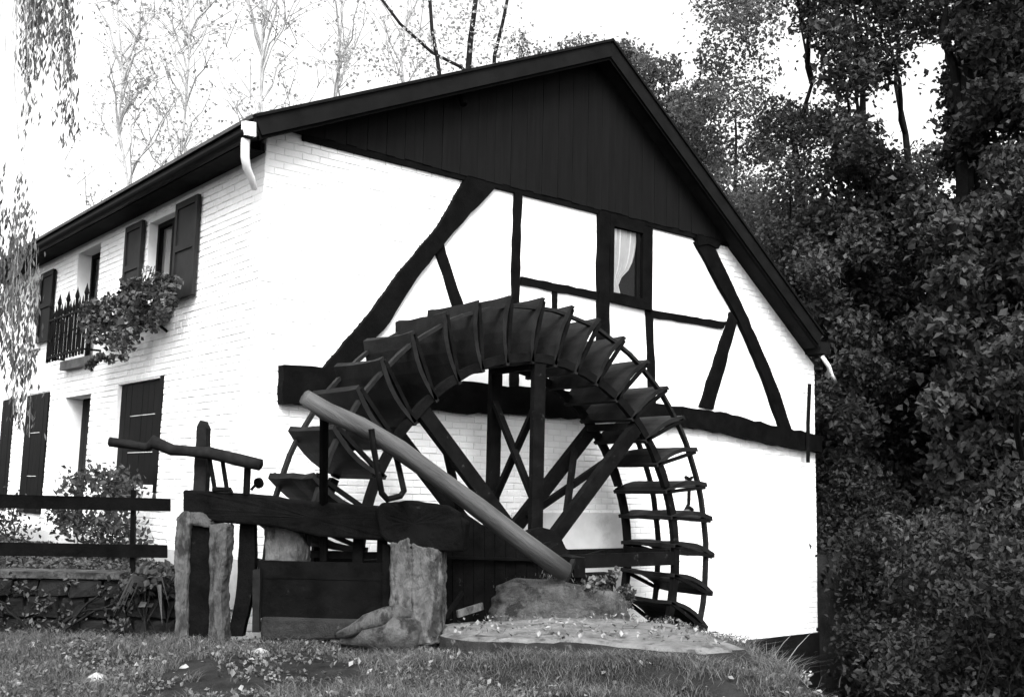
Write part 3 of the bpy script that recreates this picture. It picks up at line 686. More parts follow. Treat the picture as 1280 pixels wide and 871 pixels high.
# ------------------------------------------------------------------ stone slab, bearing block
sz = .22
spx = [(550, 779), (600, 774), (680, 772), (780, 771), (830, 777), (885, 790), (930, 806), (880, 812), (800, 803), (740, 800), (690, 801), (640, 800), (600, 797), (556, 792)]
def slab_mesh():
    base = [Z(*p, z=sz) for p in spx]; V = []; F_ = []; cen = sum(base, Vector())/len(base); N = len(base)
    R_ = 14; dense = []
    for i in range(N):
        a, b = base[i], base[(i+1) % N]
        for j in range(5): dense.append(a.lerp(b, j/5)+Vector((random.uniform(-.045, .045), random.uniform(-.045, .045), 0)))
    N = len(dense); m = MB()
    m.v.append((cen.x, cen.y, sz+.0))
    for r in range(1, R_+1):
        for p in dense:
            q = cen.lerp(p, r/R_); m.v.append((q.x, q.y, sz+.05*float(vnoise(q.x, q.y, 2.0, 5))-(.03 if r == R_ else 0)))
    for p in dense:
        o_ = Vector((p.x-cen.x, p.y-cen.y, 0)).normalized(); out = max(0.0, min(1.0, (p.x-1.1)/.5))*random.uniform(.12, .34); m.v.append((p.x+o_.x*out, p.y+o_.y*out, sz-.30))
    for k in range(N): m.f.append((0, 1+k, 1+(k+1) % N))
    for r in range(R_):
        o = 1+r*N
        for k in range(N): m.f.append((o+k, o+N+k, o+N+(k+1) % N, o+(k+1) % N))
    return m
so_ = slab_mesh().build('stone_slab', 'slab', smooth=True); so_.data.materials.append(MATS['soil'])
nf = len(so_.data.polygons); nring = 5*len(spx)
for p_ in list(so_.data.polygons)[nf-nring:]: p_.material_index = 1  # earth skirt under the slab; its dark tone stands in for undercut shade
tag(so_, 'broad worn flat stone slab littered with leaves below the bearing block', 'slab')
bc = (Z(615, 771, z=sz)+Z(792, 771, z=sz))/2; bdir = (Z(792, 771, z=sz)-Z(615, 771, z=sz)); bl = bdir.length; bt = bdir.normalized(); bn = Vector((-bt.y, bt.x, 0))
m = MB(); NU, NV = 56, 18
for j in range(NV+1):
    t = j/NV
    for i in range(NU):
        a = 2*math.pi*i/NU; prof_r = [1.04, 1.0, .98, .95, .91, .85, .62, .3, 0.0]; prof_z = [-.4, 0, .2, .45, .7, .88, .97, 1.0, 1.0]
        u = t*8; k = min(7, int(u)); fr = u-k; rr = prof_r[k]*(1-fr)+prof_r[k+1]*fr; zz = prof_z[k]*(1-fr)+prof_z[k+1]*fr
        ca, sa = math.cos(a), math.sin(a); ex = .75; cx_ = math.copysign(abs(ca)**ex, ca); sy_ = math.copysign(abs(sa)**ex, sa)
        p = bc+bn*.28+bt*(bl/2*rr*cx_)+bn*(.42*rr*sy_); hgt = .37-.10*max(0, ca)
        nz_ = float(vnoise(p.x*1.3+zz*2, p.y*1.3, 4, 8))*.07; m.v.append((p.x+nz_*ca, p.y+nz_*sa, sz+hgt*zz+nz_*.6*(zz > .5)))
for j in range(NV):
    for i in range(NU): m.f.append((j*NU+i, j*NU+(i+1) % NU, (j+1)*NU+(i+1) % NU, (j+1)*NU+i))
bearing = m.build('bearing_block', 'moss_stone', smooth=True)
tag(bearing, 'rounded mossy masonry block carrying the wheel shaft end on the slab', 'block')
bs = empty('bearing_stand', (WX, -2.15, .4), 'small timber bearing stand beside the lower end of the slanting pole', 'stand')
MB().bar((WX-.28, -2.12, .55), (WX+.62, -2.12, .55), .22, .15).rough(.012).build('bearer', 'old_beam', bs); MB().bar((WX-.0, -2.12, .6), (WX+.0, -2.12, .82), .2, .3).rough(.012).build('bearing', 'iron', bs)
MB().bar(G(717, 700, -2.3), G(706, 728, -2.4), .05, .05).build('wedge', 'branch_dark', bs)
MB().bar((WX+.5, -2.1, -.3), (WX+.5, -2.1, .55), .2, .2).build('bearer_leg', 'old_beam', bs); MB().bar((WX-.2, -2.1, -.3), (WX-.2, -2.1, .55), .2, .2).build('bearer_leg', 'old_beam', bs)
# lying root and loose board ends
rt_ = MB().tube([Z(412, 797, .02), SP(436, 789, .32), SP(458, 778, .30), SP(480, 770, .26), SP(498, 766, .2), SP(512, 768, .12)], [.015, .05, .075, .085, .08, .05], 12)
tag(rt_.rough(.012).build('lying_root', 'concrete_dark', smooth=True), 'grey weathered root lying against the foot of the broad concrete post', 'root')
mo = MB().tube([SP(425, 802, .16), SP(462, 793, .2), SP(488, 787, .18), SP(522, 795, .1)], [.04, .15, .21, .16], 14).rough(.03)
tag(mo.build('earth_clod', 'moss_stone', smooth=True), 'dark earth clod under the lying root beside the broad concrete post', 'clod')
tag(MB().bar(G(572, 767, -2.6), G(603, 757, -2.6), .03, .07).build('loose_board', 'concrete'), 'short pale board end lying between broad post and bearing block', 'board')
tag(MB().bar(G(556, 772, -2.55), G(578, 740, -2.45), .03, .04).build('loose_board', 'old_beam'), 'thin dark stick leaning on the black flume boards', 'stick')

# ------------------------------------------------------------------ retaining wall with single stones, fence
RP = VPlane((RET_A.x, RET_A.y), (RET_B.x, RET_B.y))
ret = empty('retaining_wall', RET_B, 'low dark rubble retaining wall with a flat cap below the black fence', 'wall')
pL, pR = RP(-60, 790), RP(222, 792)
ln = (pR-pL).length; zt_ = RP(100, 722).z
core = MB().prism([Vector((pL.x, pL.y, -.2)), Vector((pR.x, pR.y, -.2)), Vector((pR.x, pR.y, zt_-.12)), Vector((pL.x, pL.y, zt_-.02))], -RP.n*.3)
for v in range(len(core.v)): core.v[v] = tuple(Vector(core.v[v])-RP.n*.05)
core.build('wall_core', 'foundation', ret)
z = -.02; row = 0
while z < zt_-.04:
    hh = random.uniform(.10, .2); x = -random.uniform(0, .15)
    while x < ln-.06:
        wd = random.uniform(.16, .36); x1 = min(x+wd, ln); top = min(z+hh, zt_-.005-(max(0, (x/ln-.72))*.5))
        if top-z > .04:
            a = pL.lerp(pR, (x+.012)/ln); b = pL.lerp(pR, (x1-.012)/ln); pr = random.uniform(-.02, .035)
            q = [Vector((a.x, a.y, z+.01)), Vector((b.x, b.y, z+.01)), Vector((b.x, b.y, top-.01)), Vector((a.x, a.y, top-.01))]
            cc = sum(q, Vector())/4; fq = [cc+(p-cc)*.8+RP.n*(.03+pr) for p in q]; mq = [p+RP.n*pr for p in q]; bq = [p-RP.n*.1 for p in q]
            mm = MB(); mm.add(bq+mq+fq, [(0, 1, 5, 4), (1, 2, 6, 5), (2, 3, 7, 6), (3, 0, 4, 7), (4, 5, 9, 8), (5, 6, 10, 9), (6, 7, 11, 10), (7, 4, 8, 11), (8, 9, 10, 11), (3, 2, 1, 0)])
            mm.rough(.026, row).build('stone', 'wall_stone', ret)
        x = x1
    z += hh; row += 1
x = 0
while x < ln*.74:                                                  # flat cap stones
    x1 = min(x+random.uniform(.4, .7), ln*.74); a = pL.lerp(pR, (x+.006)/ln); b = pL.lerp(pR, (x1-.006)/ln)
    MB().prism([Vector((a.x, a.y, zt_))+RP.n*.05, Vector((b.x, b.y, zt_))+RP.n*.05, Vector((b.x, b.y, zt_+.06))+RP.n*.05, Vector((a.x, a.y, zt_+.06))+RP.n*.05], -RP.n*.35).rough(.008).build('cap_stone', 'moss_stone', ret); x = x1
FP = VPlane((-1.05, 0.5), (-1.05+.776, 0.5-.63))
fe = empty('fence', FP(165, 715), 'black two-rail plank fence ending beside the slotted concrete post', 'fence')
for a, b, c, d in ((617, 635, 623, 639), (678, 695, 681, 697)):
    MB().prism([FP(-90, a-2), FP(212 if a < 650 else 208, c), FP(212 if a < 650 else 208, d), FP(-90, b-2)], -FP.n*.04).build('rail', 'tar_timber', fe)
for xx in (166, -40): MB().prism([FP(xx-2.5, 612, -.045), FP(xx+2.5, 612, -.045), FP(xx+1.5, 720, -.045), FP(xx-4.5, 720, -.045)], -FP.n*.05).build('post', 'tar_timber', fe)

# ------------------------------------------------------------------ vegetation
def limb_path(a, b, sag=.15, n=6, wob=.06):
    a, b = Vector(a), Vector(b); ln_ = (b-a).length; out = []
    for i in range(n+1):
        t = i/n; p = a.lerp(b, t)+Vector((0, 0, math.sin(t*math.pi)*ln_*sag))
        if 0 < i < n: p += Vector((random.uniform(-1, 1), random.uniform(-1, 1), random.uniform(-1, 1)))*ln_*wob
        out.append(p)
    return out
def make_tree(name, base, top, r0, clumps, nleaf, lsize, lm, bm, label, cat='tree', group=None, aspect=.6, limb_share=1.0, lr=None):
    t = empty(name, base, label, cat, group); tk = MB(); path = limb_path(base, top, 0, 9, .02); n = len(path)
    tk.tube(path, [r0*(1.25 if i == 0 else 1)*(1-.92*i/(n-1)) for i in range(n)], 10); tk.build('trunk', bm, t, True)
    for c, r in clumps:
        if random.random() > limb_share: continue
        c = Vector(c); h = max(.15, min(.95, (c.z-base[2]-(c-Vector(path[-1])).length*.15)/max(1, top[2]-base[2])-.12)); s_ = path[int(h*(n-1))]
        ln_ = (c-s_).length; q = limb_path(s_, c, -.05, 6, .025); rr = lr or min(r0*.45, .018*ln_+.02)
        MB().tube(q, [rr*(1-.8*i/6) for i in range(7)], 6, False).build('limb', bm, t, True)
    P = np.concatenate([np.concatenate([ball(c, r, int(nleaf*.75*random.uniform(.7, 1.2))), puff(c, r*1.2, int(nleaf*.25*random.uniform(.7, 1.3)))]) for c, r in clumps])
    v, f = leaves(P, lsize, aspect); np_mesh('crown', v, f, lm, t)
    return t
def roof_px(x): return 55+(x-762)*(360/258) if x > 762 else 55+(762-x)*.22
GAPS = [(985, 52, 32, 20), (1015, 110, 30, 26), (1150, 120, 36, 58), (1188, 52, 14, 22), (878, 60, 26, 42), (912, 95, 20, 14), (1000, 238, 30, 10), (1140, 165, 30, 16), (955, 205, 9, 9), (1125, 205, 9, 9), (1105, 330, 10, 10)]
TREES = [  # trunk pixel, depth, trunk radius, leaf material, label
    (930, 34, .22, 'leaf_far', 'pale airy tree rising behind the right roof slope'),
    (1010, 27, .25, 'leaf_mid', 'leafy tree close behind the low right eave of the house'),
    (1075, 24, .30, 'leaf_dark', 'dark oak spreading its crown above the stream beside the house'),
    (1135, 28, .28, 'leaf_mid', 'tall tree in the wood with a sky gap beside its crown'),
    (1212, 22, .34, 'leaf_dark', 'tall dark tree with a forked trunk showing against the sky gap'),
    (1300, 20, .32, 'leaf_dark', 'dense dark tree at the wood edge above the stream bushes'),
    (1420, 23, .30, 'leaf_dark', 'dense dark tree standing farther along the stream bank')]
clumps = {i: [] for i in range(len(TREES))}
def in_gap(x, y, k=1.0): return any(((x-a)/(c*k))**2+((y-b)/(d*k))**2 < 1 for a, b, c, d in GAPS)
py = -90
while py < 700:
    px = 866
    while px < 1520:
        x, y = px+random.uniform(-15, 15), py+random.uniform(-15, 15)
        px += 30
        if x < 1030 and y > roof_px(x)+30: continue
        if in_gap(x, y, 1.3): continue
        if y < 260 and random.random() < (.08 if x > 960 else .3): continue
        i = min(range(len(TREES)), key=lambda k: abs(TREES[k][0]-x)+random.uniform(0, 60)+(200 if TREES[k][1] > 30 and x > 990 else 0))
        d = TREES[i][1]+random.uniform(-2.2, 2.2); clumps[i].append((AT(x, y, d), random.uniform(26, 42)/FPX*d))
        if y > 240 and random.random() < .6: d0 = d-random.uniform(1.5, 4); clumps[i].append((AT(x-9, y-8, d0), 30/FPX*d0))
        if y > 250 and random.random() < .8: d2 = d+random.uniform(2, 5); clumps[i].append((AT(x+12, y+10, d2), 34/FPX*d2))
    py += 29
for i, (tx, d, r0, lm, lab) in enumerate(TREES):
    b = AT(tx, 640, d); b.z = gz(b.x, b.y)-.1; tp = AT(tx+random.uniform(-15, 15), 20 if i else 120, d)
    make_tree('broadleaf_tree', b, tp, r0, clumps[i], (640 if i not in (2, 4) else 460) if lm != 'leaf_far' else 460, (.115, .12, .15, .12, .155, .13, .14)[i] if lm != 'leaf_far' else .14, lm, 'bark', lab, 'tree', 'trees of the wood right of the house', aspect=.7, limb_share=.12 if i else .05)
fk = MB()                                                          # forked stems seen in the sky gap
tag(MB().tube([AT(1183, 10, 21.5), AT(1178, 45, 21.5), AT(1192, 80, 21.5), AT(1205, 160, 21.6)], [.05, .07, .09, .13], 7).tube([AT(1200, 0, 21.4), AT(1206, 60, 21.4), AT(1210, 160, 21.6)], [.1, .12, .16], 7).tube([AT(1205, 158, 21.6), AT(1212, 640, 21.9)], [.16, .3], 8).build('bare_tree', 'bark'), 'forked bare tree stem rising through the sky gap in the wood', 'tree')
# far wood that closes the view low down
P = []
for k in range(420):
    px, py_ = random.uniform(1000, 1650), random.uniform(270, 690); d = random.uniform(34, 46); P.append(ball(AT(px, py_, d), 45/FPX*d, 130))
v, f = leaves(np.concatenate(P), .30, .7); o = np_mesh('far_wood', v, f, 'leaf_shaded'); o['kind'] = 'stuff'; o['label'] = 'dark mass of far woodland behind the trees by the stream'; o['category'] = 'woodland'
# trees behind the ridge
def px_tree(name, tx, d, topy, cl, nleaf, ls, lm, bm, r0, label, group=None, limb_share=.8, lr=None):
    b = AT(tx, 600, d); b.z = gz(b.x, b.y)-.1
    return make_tree(name, b, AT(tx, topy, d), r0, [(AT(x, y, d+random.uniform(-1.5, 1.5)), r/FPX*d) for x, y, r in cl], nleaf, ls, lm, bm, label, 'tree', group, limb_share=limb_share, lr=lr)
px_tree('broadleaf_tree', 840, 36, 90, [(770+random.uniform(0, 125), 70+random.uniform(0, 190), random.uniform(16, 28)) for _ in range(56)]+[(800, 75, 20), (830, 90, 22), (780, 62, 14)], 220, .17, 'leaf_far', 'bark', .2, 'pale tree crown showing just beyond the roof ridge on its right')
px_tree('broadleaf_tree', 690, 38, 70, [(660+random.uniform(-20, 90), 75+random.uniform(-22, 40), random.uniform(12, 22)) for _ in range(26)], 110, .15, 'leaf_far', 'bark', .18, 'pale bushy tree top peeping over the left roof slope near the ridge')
# airy birches behind the left eave
def birch(tx, d, lean, topy, label, sparse=1.0, r0=.13, seed=1):
    r0 *= .65; rr = random.Random(seed); b = AT(tx-lean*40, 620, d); b.z = gz(b.x, b.y)-.1; tp = AT(tx+lean*90, topy, d)
    t = empty('birch_tree', b, label, 'tree', 'airy birches behind the house'); tk = MB(); path = limb_path(b, tp, 0, 10, .012)
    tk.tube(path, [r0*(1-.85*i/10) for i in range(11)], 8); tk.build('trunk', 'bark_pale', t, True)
    br = MB(); P = []
    for k in range(34):
        i = rr.uniform(2.5, 9.8); s_ = path[int(i)].lerp(path[min(10, int(i)+1)], i % 1); ln_ = (1.1-.07*i)*rr.uniform(2.2, 4.6)
        az = rr.uniform(0, 6.28); dv = Vector((math.cos(az)*.55, math.sin(az)*.55, rr.uniform(.7, 1.2))).normalized(); e_ = s_+dv*ln_
        q = limb_path(s_, e_, .06, 5, .04); br.tube(q, [.032*(1-.8*j/5) for j in range(6)], 5, False)
        for j in range(7):
            u = rr.uniform(.25, 1); s2 = s_.lerp(e_, u); e2 = s2+Vector((rr.uniform(-.7, .7), rr.uniform(-.7, .7), rr.uniform(-.1, .9)))*1.1
            br.tube([s2, s2.lerp(e2, .5)+Vector((0, 0, .06)), e2], [.012, .009, .004], 4, False)
            n_ = int(rr.uniform(2, 9)*sparse); tt = rng.uniform(.2, 1.1, n_)[:, None]
            P.append(np.array(s2)*(1-tt)+np.array(e2)*tt+rng.normal(size=(n_, 3))*.07)
    br.build('branch', 'bark_pale', t, True); v, f = leaves(np.concatenate(P), .10, .7); np_mesh('crown', v, f, 'leaf_hazed', t)
birch(165, 25, -.25, -60, 'airy birch farthest from the gable, behind the far end of the eave', 1.0, .11, 3)
birch(235, 27, -.1, -90, 'thin birch with bare forking twigs behind the middle of the eave', 1.2, .12, 4)
birch(325, 25, .2, -120, 'slender birch rising behind the gutter end and white downspout', 1.3, .12, 5)
birch(405, 28, .3, -140, 'leaning birch behind the lower half of the left roof slope', 1.0, .12, 6)
birch(500, 29, .1, -160, 'leafy birch behind the middle of the left roof slope', 1.2, .12, 8)
for k, (pp, rr, lab) in enumerate([([(470, -10), (500, 30), (540, 66), (576, 84), (640, 140)], .05, 'dark bare stem slanting down to the left roof slope'), ([(598, -30), (592, 20), (588, 50), (585, 90), (583, 400)], .085, 'straight dark bare stem standing up behind the left roof slope'), ([(536, -20), (540, 40), (546, 70), (550, 100), (553, 400)], .06, 'slim crooked stem left of the straight dark stem'), ([(640, -30), (628, 30), (618, 70), (606, 400)], .055, 'thin leaning stem right of the straight dark stem')]):
    q = [AT(*p, 27) for p in pp]
    if k: q.append(Vector((q[-1].x, q[-1].y, gz(q[-1].x, q[-1].y)-.1)))
    else: q += [AT(690, 300, 27.3), AT(700, 600, 27.3)]; q.append(Vector((q[-1].x, q[-1].y, gz(q[-1].x, q[-1].y)-.1)))
    t = empty('bare_tree', q[-1], lab, 'tree', None); MB().tube(q, [rr*(.7+.5*i/len(q)) for i in range(len(q))], 7).build('trunk', 'bark', t, True)
    P = np.concatenate([ball(AT(random.uniform(pp[0][0]-50, pp[0][0]+50), random.uniform(-10, 90), 27), .8, 45) for _ in range(9)]); v, f = leaves(P, .1, .7); np_mesh('crown', v, f, 'leaf_hazed', t)
# weeping willow left of the house
wb_ = AT(-150, 700, 11); wb_.z = gz(wb_.x, wb_.y)-.1
wl = empty('willow_tree', wb_, 'weeping willow hanging leafy strands before the far end of the house', 'tree')
MB().tube(limb_path(wb_, AT(-140, -120, 11), 0, 8, .02), [.3-.02*i for i in range(9)], 10).build('trunk', 'bark', wl, True)
sb = MB(); P = []; D = []
def strand(x, y0, y1, d, n, dens=1.0):
    a = AT(x, y0, d); b = AT(x+random.uniform(-5, 5), y1, d); q = limb_path(a, b, 0, 6, .015); sb.tube(q, .0022, 4, False)
    tt = rng.uniform(0, 1, n)**(1/dens) if dens < 10 else rng.uniform(.6, 1, n)**.8; pts_ = np.array([np.array(q[min(5, int(t*6))].lerp(q[min(5, int(t*6))+1], t*6-int(min(5.99, t*6)))) for t in tt]); P.append(pts_+rng.normal(size=(n, 3))*.035)
for tgt in ((20, -150), (70, -145), (110, -170)): MB().tube(limb_path(AT(-143, max(-80, tgt[1]-20), 11), AT(*tgt, 9.6), .08, 6, .03), [.07-.009*i for i in range(7)], 7, False).build('limb', 'bark', wl, True)
for k in range(17): strand(random.choice([random.gauss(68, 12), random.gauss(66, 12), random.gauss(38, 12)]), -150, random.choice([60, 100, 150, 90]), random.uniform(9.2, 10), 90, 1.2)
for k in range(5): strand(random.gauss(84, 5), -150, random.uniform(160, 205), 9.6, 90)
for k in range(2): strand(random.gauss(22, 10), -150, random.uniform(100, 200), 9.6, 50)
for k in range(16): strand(random.uniform(-30, 34), -150, random.uniform(380, 520), random.uniform(8.8, 9.6), 95, 11)
for k in range(9): strand(random.uniform(16, 42), -150, random.uniform(440, 548), random.uniform(8.8, 9.6), 80, 11)
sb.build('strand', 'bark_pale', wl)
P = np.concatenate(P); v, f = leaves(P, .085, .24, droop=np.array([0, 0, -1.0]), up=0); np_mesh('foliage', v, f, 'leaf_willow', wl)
# plants at the house wall
def bush(name, base, cl, n, ls, lm, label, cat='bush', group=None, aspect=.65, stems=6):
    b = Vector(base); t = empty(name, b, label, cat, group); s = MB()
    for k in range(min(stems, len(cl))): s.tube(limb_path(b+Vector((random.uniform(-.15, .15), random.uniform(-.1, .1), -.05)), cl[k][0], .05, 5, .05), [.018-.002*i for i in range(6)], 5, False)
    s.build('stem', 'bark', t, True)
    v, f = leaves(np.concatenate([puff(c, r*1.2, n, .9) for c, r in cl]), ls, aspect); np_mesh('foliage', v, f, lm, t); return t
cl = [(L(random.uniform(75, 168), random.uniform(600, 690), -.35-random.uniform(0, .35)), .20) for _ in range(24)]+[(L(x, y, -.4), .15) for x, y in ((90, 605), (120, 592), (140, 600), (155, 620), (75, 640), (110, 600))]
bb = L(125, 705, -.4); bb.z = gz(bb.x, bb.y); bush('wall_shrub', bb, cl, 75, .085, 'leaf_dark', 'spreading leafy shrub against the side wall behind the fence')
cl = [(L(random.uniform(-10, 32), random.uniform(625, 690), -.5), .22) for _ in range(8)]; bb = L(15, 705, -.5); bb.z = gz(bb.x, bb.y); bush('wall_shrub', bb, cl, 60, .08, 'leaf_dark', 'dark low shrub at the foot of the far shutters behind the fence')
fb = empty('flower_box', (-.2, 3.3, 3.72), 'overflowing window box of trailing geraniums below the open shuttered window', 'flower box')
MB().box((-.28, 2.5, 3.72), (-.10, 4.6, 3.86)).rough(.005).build('box', 'terracotta', fb)
for yy in (2.7, 4.4): MB().bar((-.2, yy, 3.68), (0.0, yy, 3.55), .03, .03).build('bracket', 'iron', fb)
cl = []
for k in range(80):
    yy = random.uniform(1.75, 4.95); hang = random.random(); cl.append(((-.25-random.uniform(0, .22), yy, 3.95+random.uniform(-.12, .26)-(hang**2)*.75*(1-abs(yy-3.6)/2.2)), random.uniform(.09, .16)))
for yy in (4.55, 4.75, 4.35, 3.9): cl.append(((-.34, yy, 3.2+random.uniform(-.05, .12)), .08))
v, f = leaves(np.concatenate([ball(c, r, 34, .9) for c, r in cl]), .075, .95); np_mesh('foliage', v, f, 'leaf_box', fb)
st_ = MB()
for k in range(10): yy = random.uniform(2.6, 3.7); st_.tube([(-.22, yy, 3.9), (-.24, yy+.05, 4.2), (-.22, yy+random.uniform(-.1, .1), 4.3+random.uniform(0, .15))], .006, 4)
st_.build('stem', 'bark', fb)
v, f = leaves(np.concatenate([ball((-.38, random.uniform(2.5, 4.9), 3.95+random.uniform(-.25, .2)), .05, 9) for _ in range(16)]+[ball((-.22, random.uniform(2.6, 3.6), 4.32+random.uniform(0, .12)), .05, 8) for _ in range(4)]), .045, .9); np_mesh('blossom', v, f, 'petal', fb)
# plants by the posts and on the bearing block
cl = [(RP(random.uniform(155, 216), random.uniform(708, 745), .1), .11) for _ in range(10)]; bb = RP(188, 790, .1); bb.z = gz(bb.x, bb.y); bush('wall_plant', bb, cl, 40, .09, 'leaf_mid', 'leafy weed sprouting from the retaining wall beside the slotted post', 'plant')
cl = [(RP(random.uniform(-20, 160), random.uniform(725, 792), .06), random.uniform(.06, .13)) for _ in range(26)]; bb = RP(60, 790, .1); bb.z = gz(bb.x, bb.y); bush('ground_ivy', bb, cl, 26, .055, 'leaf_box', 'patchy dark ivy creeping over the stones of the retaining wall', 'plant')
bl_ = MB(); hart = empty('fern_plant', RP(190, 740, .1), 'drooping long-leaved fern on the retaining wall face', 'plant')
for k in range(9):
    a = RP(188+random.uniform(-8, 8), 728+random.uniform(-4, 6), .08); ang = random.uniform(-1.3, 1.3); ln_ = random.uniform(.25, .45); e1 = a+RP.t*math.sin(ang)*ln_*.6+RP.n*.22+Vector((0, 0, .05)); e2 = a+RP.t*math.sin(ang)*ln_+RP.n*.3+Vector((0, 0, -ln_*.75)); wv = RP.t*.022 if abs(ang) < .6 else Vector((0, 0, .022))
    bl_.add([a-wv*.4, a+wv*.4, e1+wv, e1-wv, e2], [(0, 1, 2, 3), (3, 2, 4)])
bl_.build('frond', 'leaf_mid', hart)
P = np.concatenate([ball(G(random.uniform(738, 775), random.uniform(712, 765), -2.75-random.uniform(0, .1)), .07, 16) for _ in range(14)]); ivy = empty('ivy_plant', Z(760, 772, .22), 'pale-leaved ivy trailing over the right end of the mossy bearing block', 'plant')
v, f = leaves(P, .06, .9); np_mesh('foliage', v, f, 'clover', ivy)
P = np.concatenate([ball(G(random.uniform(730, 788), random.uniform(725, 768), -2.7), .10, 26) for _ in range(16)]); v, f = leaves(P, .06, .8); np_mesh('foliage', v, f, 'leaf_dark', ivy)
# bushes across the stream
BUSH = [(1075, 740, 18, 'dark thicket on the slope between house corner and arching bush', [(1066+random.uniform(0, 60), 660+random.uniform(0, 200)) for _ in range(42)], 'leaf_shaded'),
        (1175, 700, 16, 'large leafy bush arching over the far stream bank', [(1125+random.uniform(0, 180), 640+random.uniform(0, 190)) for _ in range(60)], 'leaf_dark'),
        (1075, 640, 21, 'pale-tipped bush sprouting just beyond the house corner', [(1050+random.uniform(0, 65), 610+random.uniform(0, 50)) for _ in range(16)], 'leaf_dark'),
        (1085, 760, 21, 'low bramble on the slope beside the house corner', [(1062+random.uniform(0, 60), 690+random.uniform(0, 90)) for _ in range(16)], 'leaf_shaded'),
        (1150, 830, 14, 'low dark bramble hanging over the near water edge', [(1095+random.uniform(0, 120), 800+random.uniform(0, 90)) for _ in range(34)], 'leaf_shaded'),
        (1250, 790, 13, 'dark bush in front of the large arching bush', [(1200+random.uniform(0, 150), 720+random.uniform(0, 170)) for _ in range(40)], 'leaf_shaded'),
        (1400, 740, 15, 'thick dark bush farther along the near stream bank', [(1320+random.uniform(0, 180), 600+random.uniform(0, 260)) for _ in range(60)], 'leaf_shaded')]
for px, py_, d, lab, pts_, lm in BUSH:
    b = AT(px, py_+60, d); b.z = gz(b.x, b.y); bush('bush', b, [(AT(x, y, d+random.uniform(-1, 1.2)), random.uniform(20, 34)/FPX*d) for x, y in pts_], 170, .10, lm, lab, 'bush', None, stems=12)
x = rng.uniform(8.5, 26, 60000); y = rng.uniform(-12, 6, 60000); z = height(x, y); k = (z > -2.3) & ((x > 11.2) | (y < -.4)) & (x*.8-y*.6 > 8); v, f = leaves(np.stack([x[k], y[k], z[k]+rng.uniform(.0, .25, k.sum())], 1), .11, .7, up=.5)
o = np_mesh('ground_cover', v, f, 'leaf_shaded'); o['kind'] = 'stuff'; o['label'] = 'dark low undergrowth covering the far stream bank'; o['category'] = 'undergrowth'
# grass and litter on the bank
def on_bank(n, box):
    x = rng.uniform(box[0], box[1], n); y = rng.uniform(box[2], box[3], n); z = height(x, y); k = (z > -.35)*(z < .35)
    return x[k], y[k], z[k]
def slab_mask(x, y):
    poly = [Z(*p, z=sz) for p in spx]; pc_ = sum(poly, Vector())/len(poly); poly = [pc_.lerp(p, 1.04) for p in poly]; ins = np.zeros(len(x), bool); n = len(poly)
    for i in range(n):
        a, b = poly[i], poly[(i+1) % n]; c = ((a.y > y) != (b.y > y))
        with np.errstate(divide='ignore', invalid='ignore'): xx = (b.x-a.x)*(y-a.y)/(b.y-a.y+1e-12)+a.x
        ins ^= c & (x < xx)
    return ~ins
def blades(x, y, z, h, wd, bend):
    n = len(x); az = rng.uniform(0, 6.283, n); dx, dy = np.cos(az), np.sin(az); hh = h*rng.uniform(.5, 1.4, n); b_ = bend*hh*rng.uniform(.3, 1.3, n); a2 = rng.uniform(0, 6.283, n); wx, wy = np.cos(a2)*wd, np.sin(a2)*wd
    v0 = np.stack([x-wx, y-wy, z-.01], 1); v1 = np.stack([x+wx, y+wy, z-.01], 1); m0 = np.stack([x+dx*b_*.35+wx*.7, y+dy*b_*.35+wy*.7, z+hh*.6], 1); m1 = np.stack([x+dx*b_*.35-wx*.7, y+dy*b_*.35-wy*.7, z+hh*.6], 1); t = np.stack([x+dx*b_, y+dy*b_, z+hh*.9], 1)
    V = np.stack([v0, v1, m0, m1, t], 1).reshape(-1, 3); i = np.arange(n)*5; F_ = np.concatenate([np.stack([i, i+1, i+2], 1), np.stack([i, i+2, i+3], 1), np.stack([i+3, i+2, i+4], 1)]); return V, F_
x, y, z = on_bank(170000, (-5.0, 4.6, -7.5, .4)); k = slab_mask(x, y); dens = vnoise(x, y, 1.4, 6)+vnoise(x, y, 4, 7)*.6; k &= dens > -.06; x, y, z = x[k], y[k], z[k]
V, F_ = blades(x, y, z, .075, .0032, 1.4); gr = np_mesh('grass', V, F_, 'grass'); gr['kind'] = 'stuff'; gr['label'] = 'short rough grass on the near bank'; gr['category'] = 'grass'
bv = np.array([tuple(v.co) for v in bearing.data.vertices]); bv = bv[bv[:, 2] > sz+.02]; ii = rng.integers(0, len(bv), 900); pb = bv[ii]+rng.normal(size=(900, 3))*.03; kk = vnoise(pb[:, 0]+pb[:, 2], pb[:, 1], 5, 21) > -.12; pb = pb[kk]
V, F_ = blades(pb[:, 0], pb[:, 1], pb[:, 2], .035, .003, 1.4); mo_ = np_mesh('moss', V, F_, 'grass', None); mo_['kind'] = 'stuff'; mo_['label'] = 'moss and short grass on the rounded bearing block'; mo_['category'] = 'moss'
x, y, z = on_bank(40000, (-5.0, 4.6, -7.5, .4)); k = slab_mask(x, y) & (vnoise(x, y, 2.1, 12)+.5*vnoise(x, y, 6, 13) > .0); v, f = leaves(np.stack([x[k], y[k], z[k]+rng.uniform(.01, .06, k.sum())], 1), .04, .7, up=.5); o = np_mesh('ground_cover', v, f, 'clover'); o['kind'] = 'stuff'; o['label'] = 'broad-leaved weeds mixed into the bank grass'; o['category'] = 'weeds'
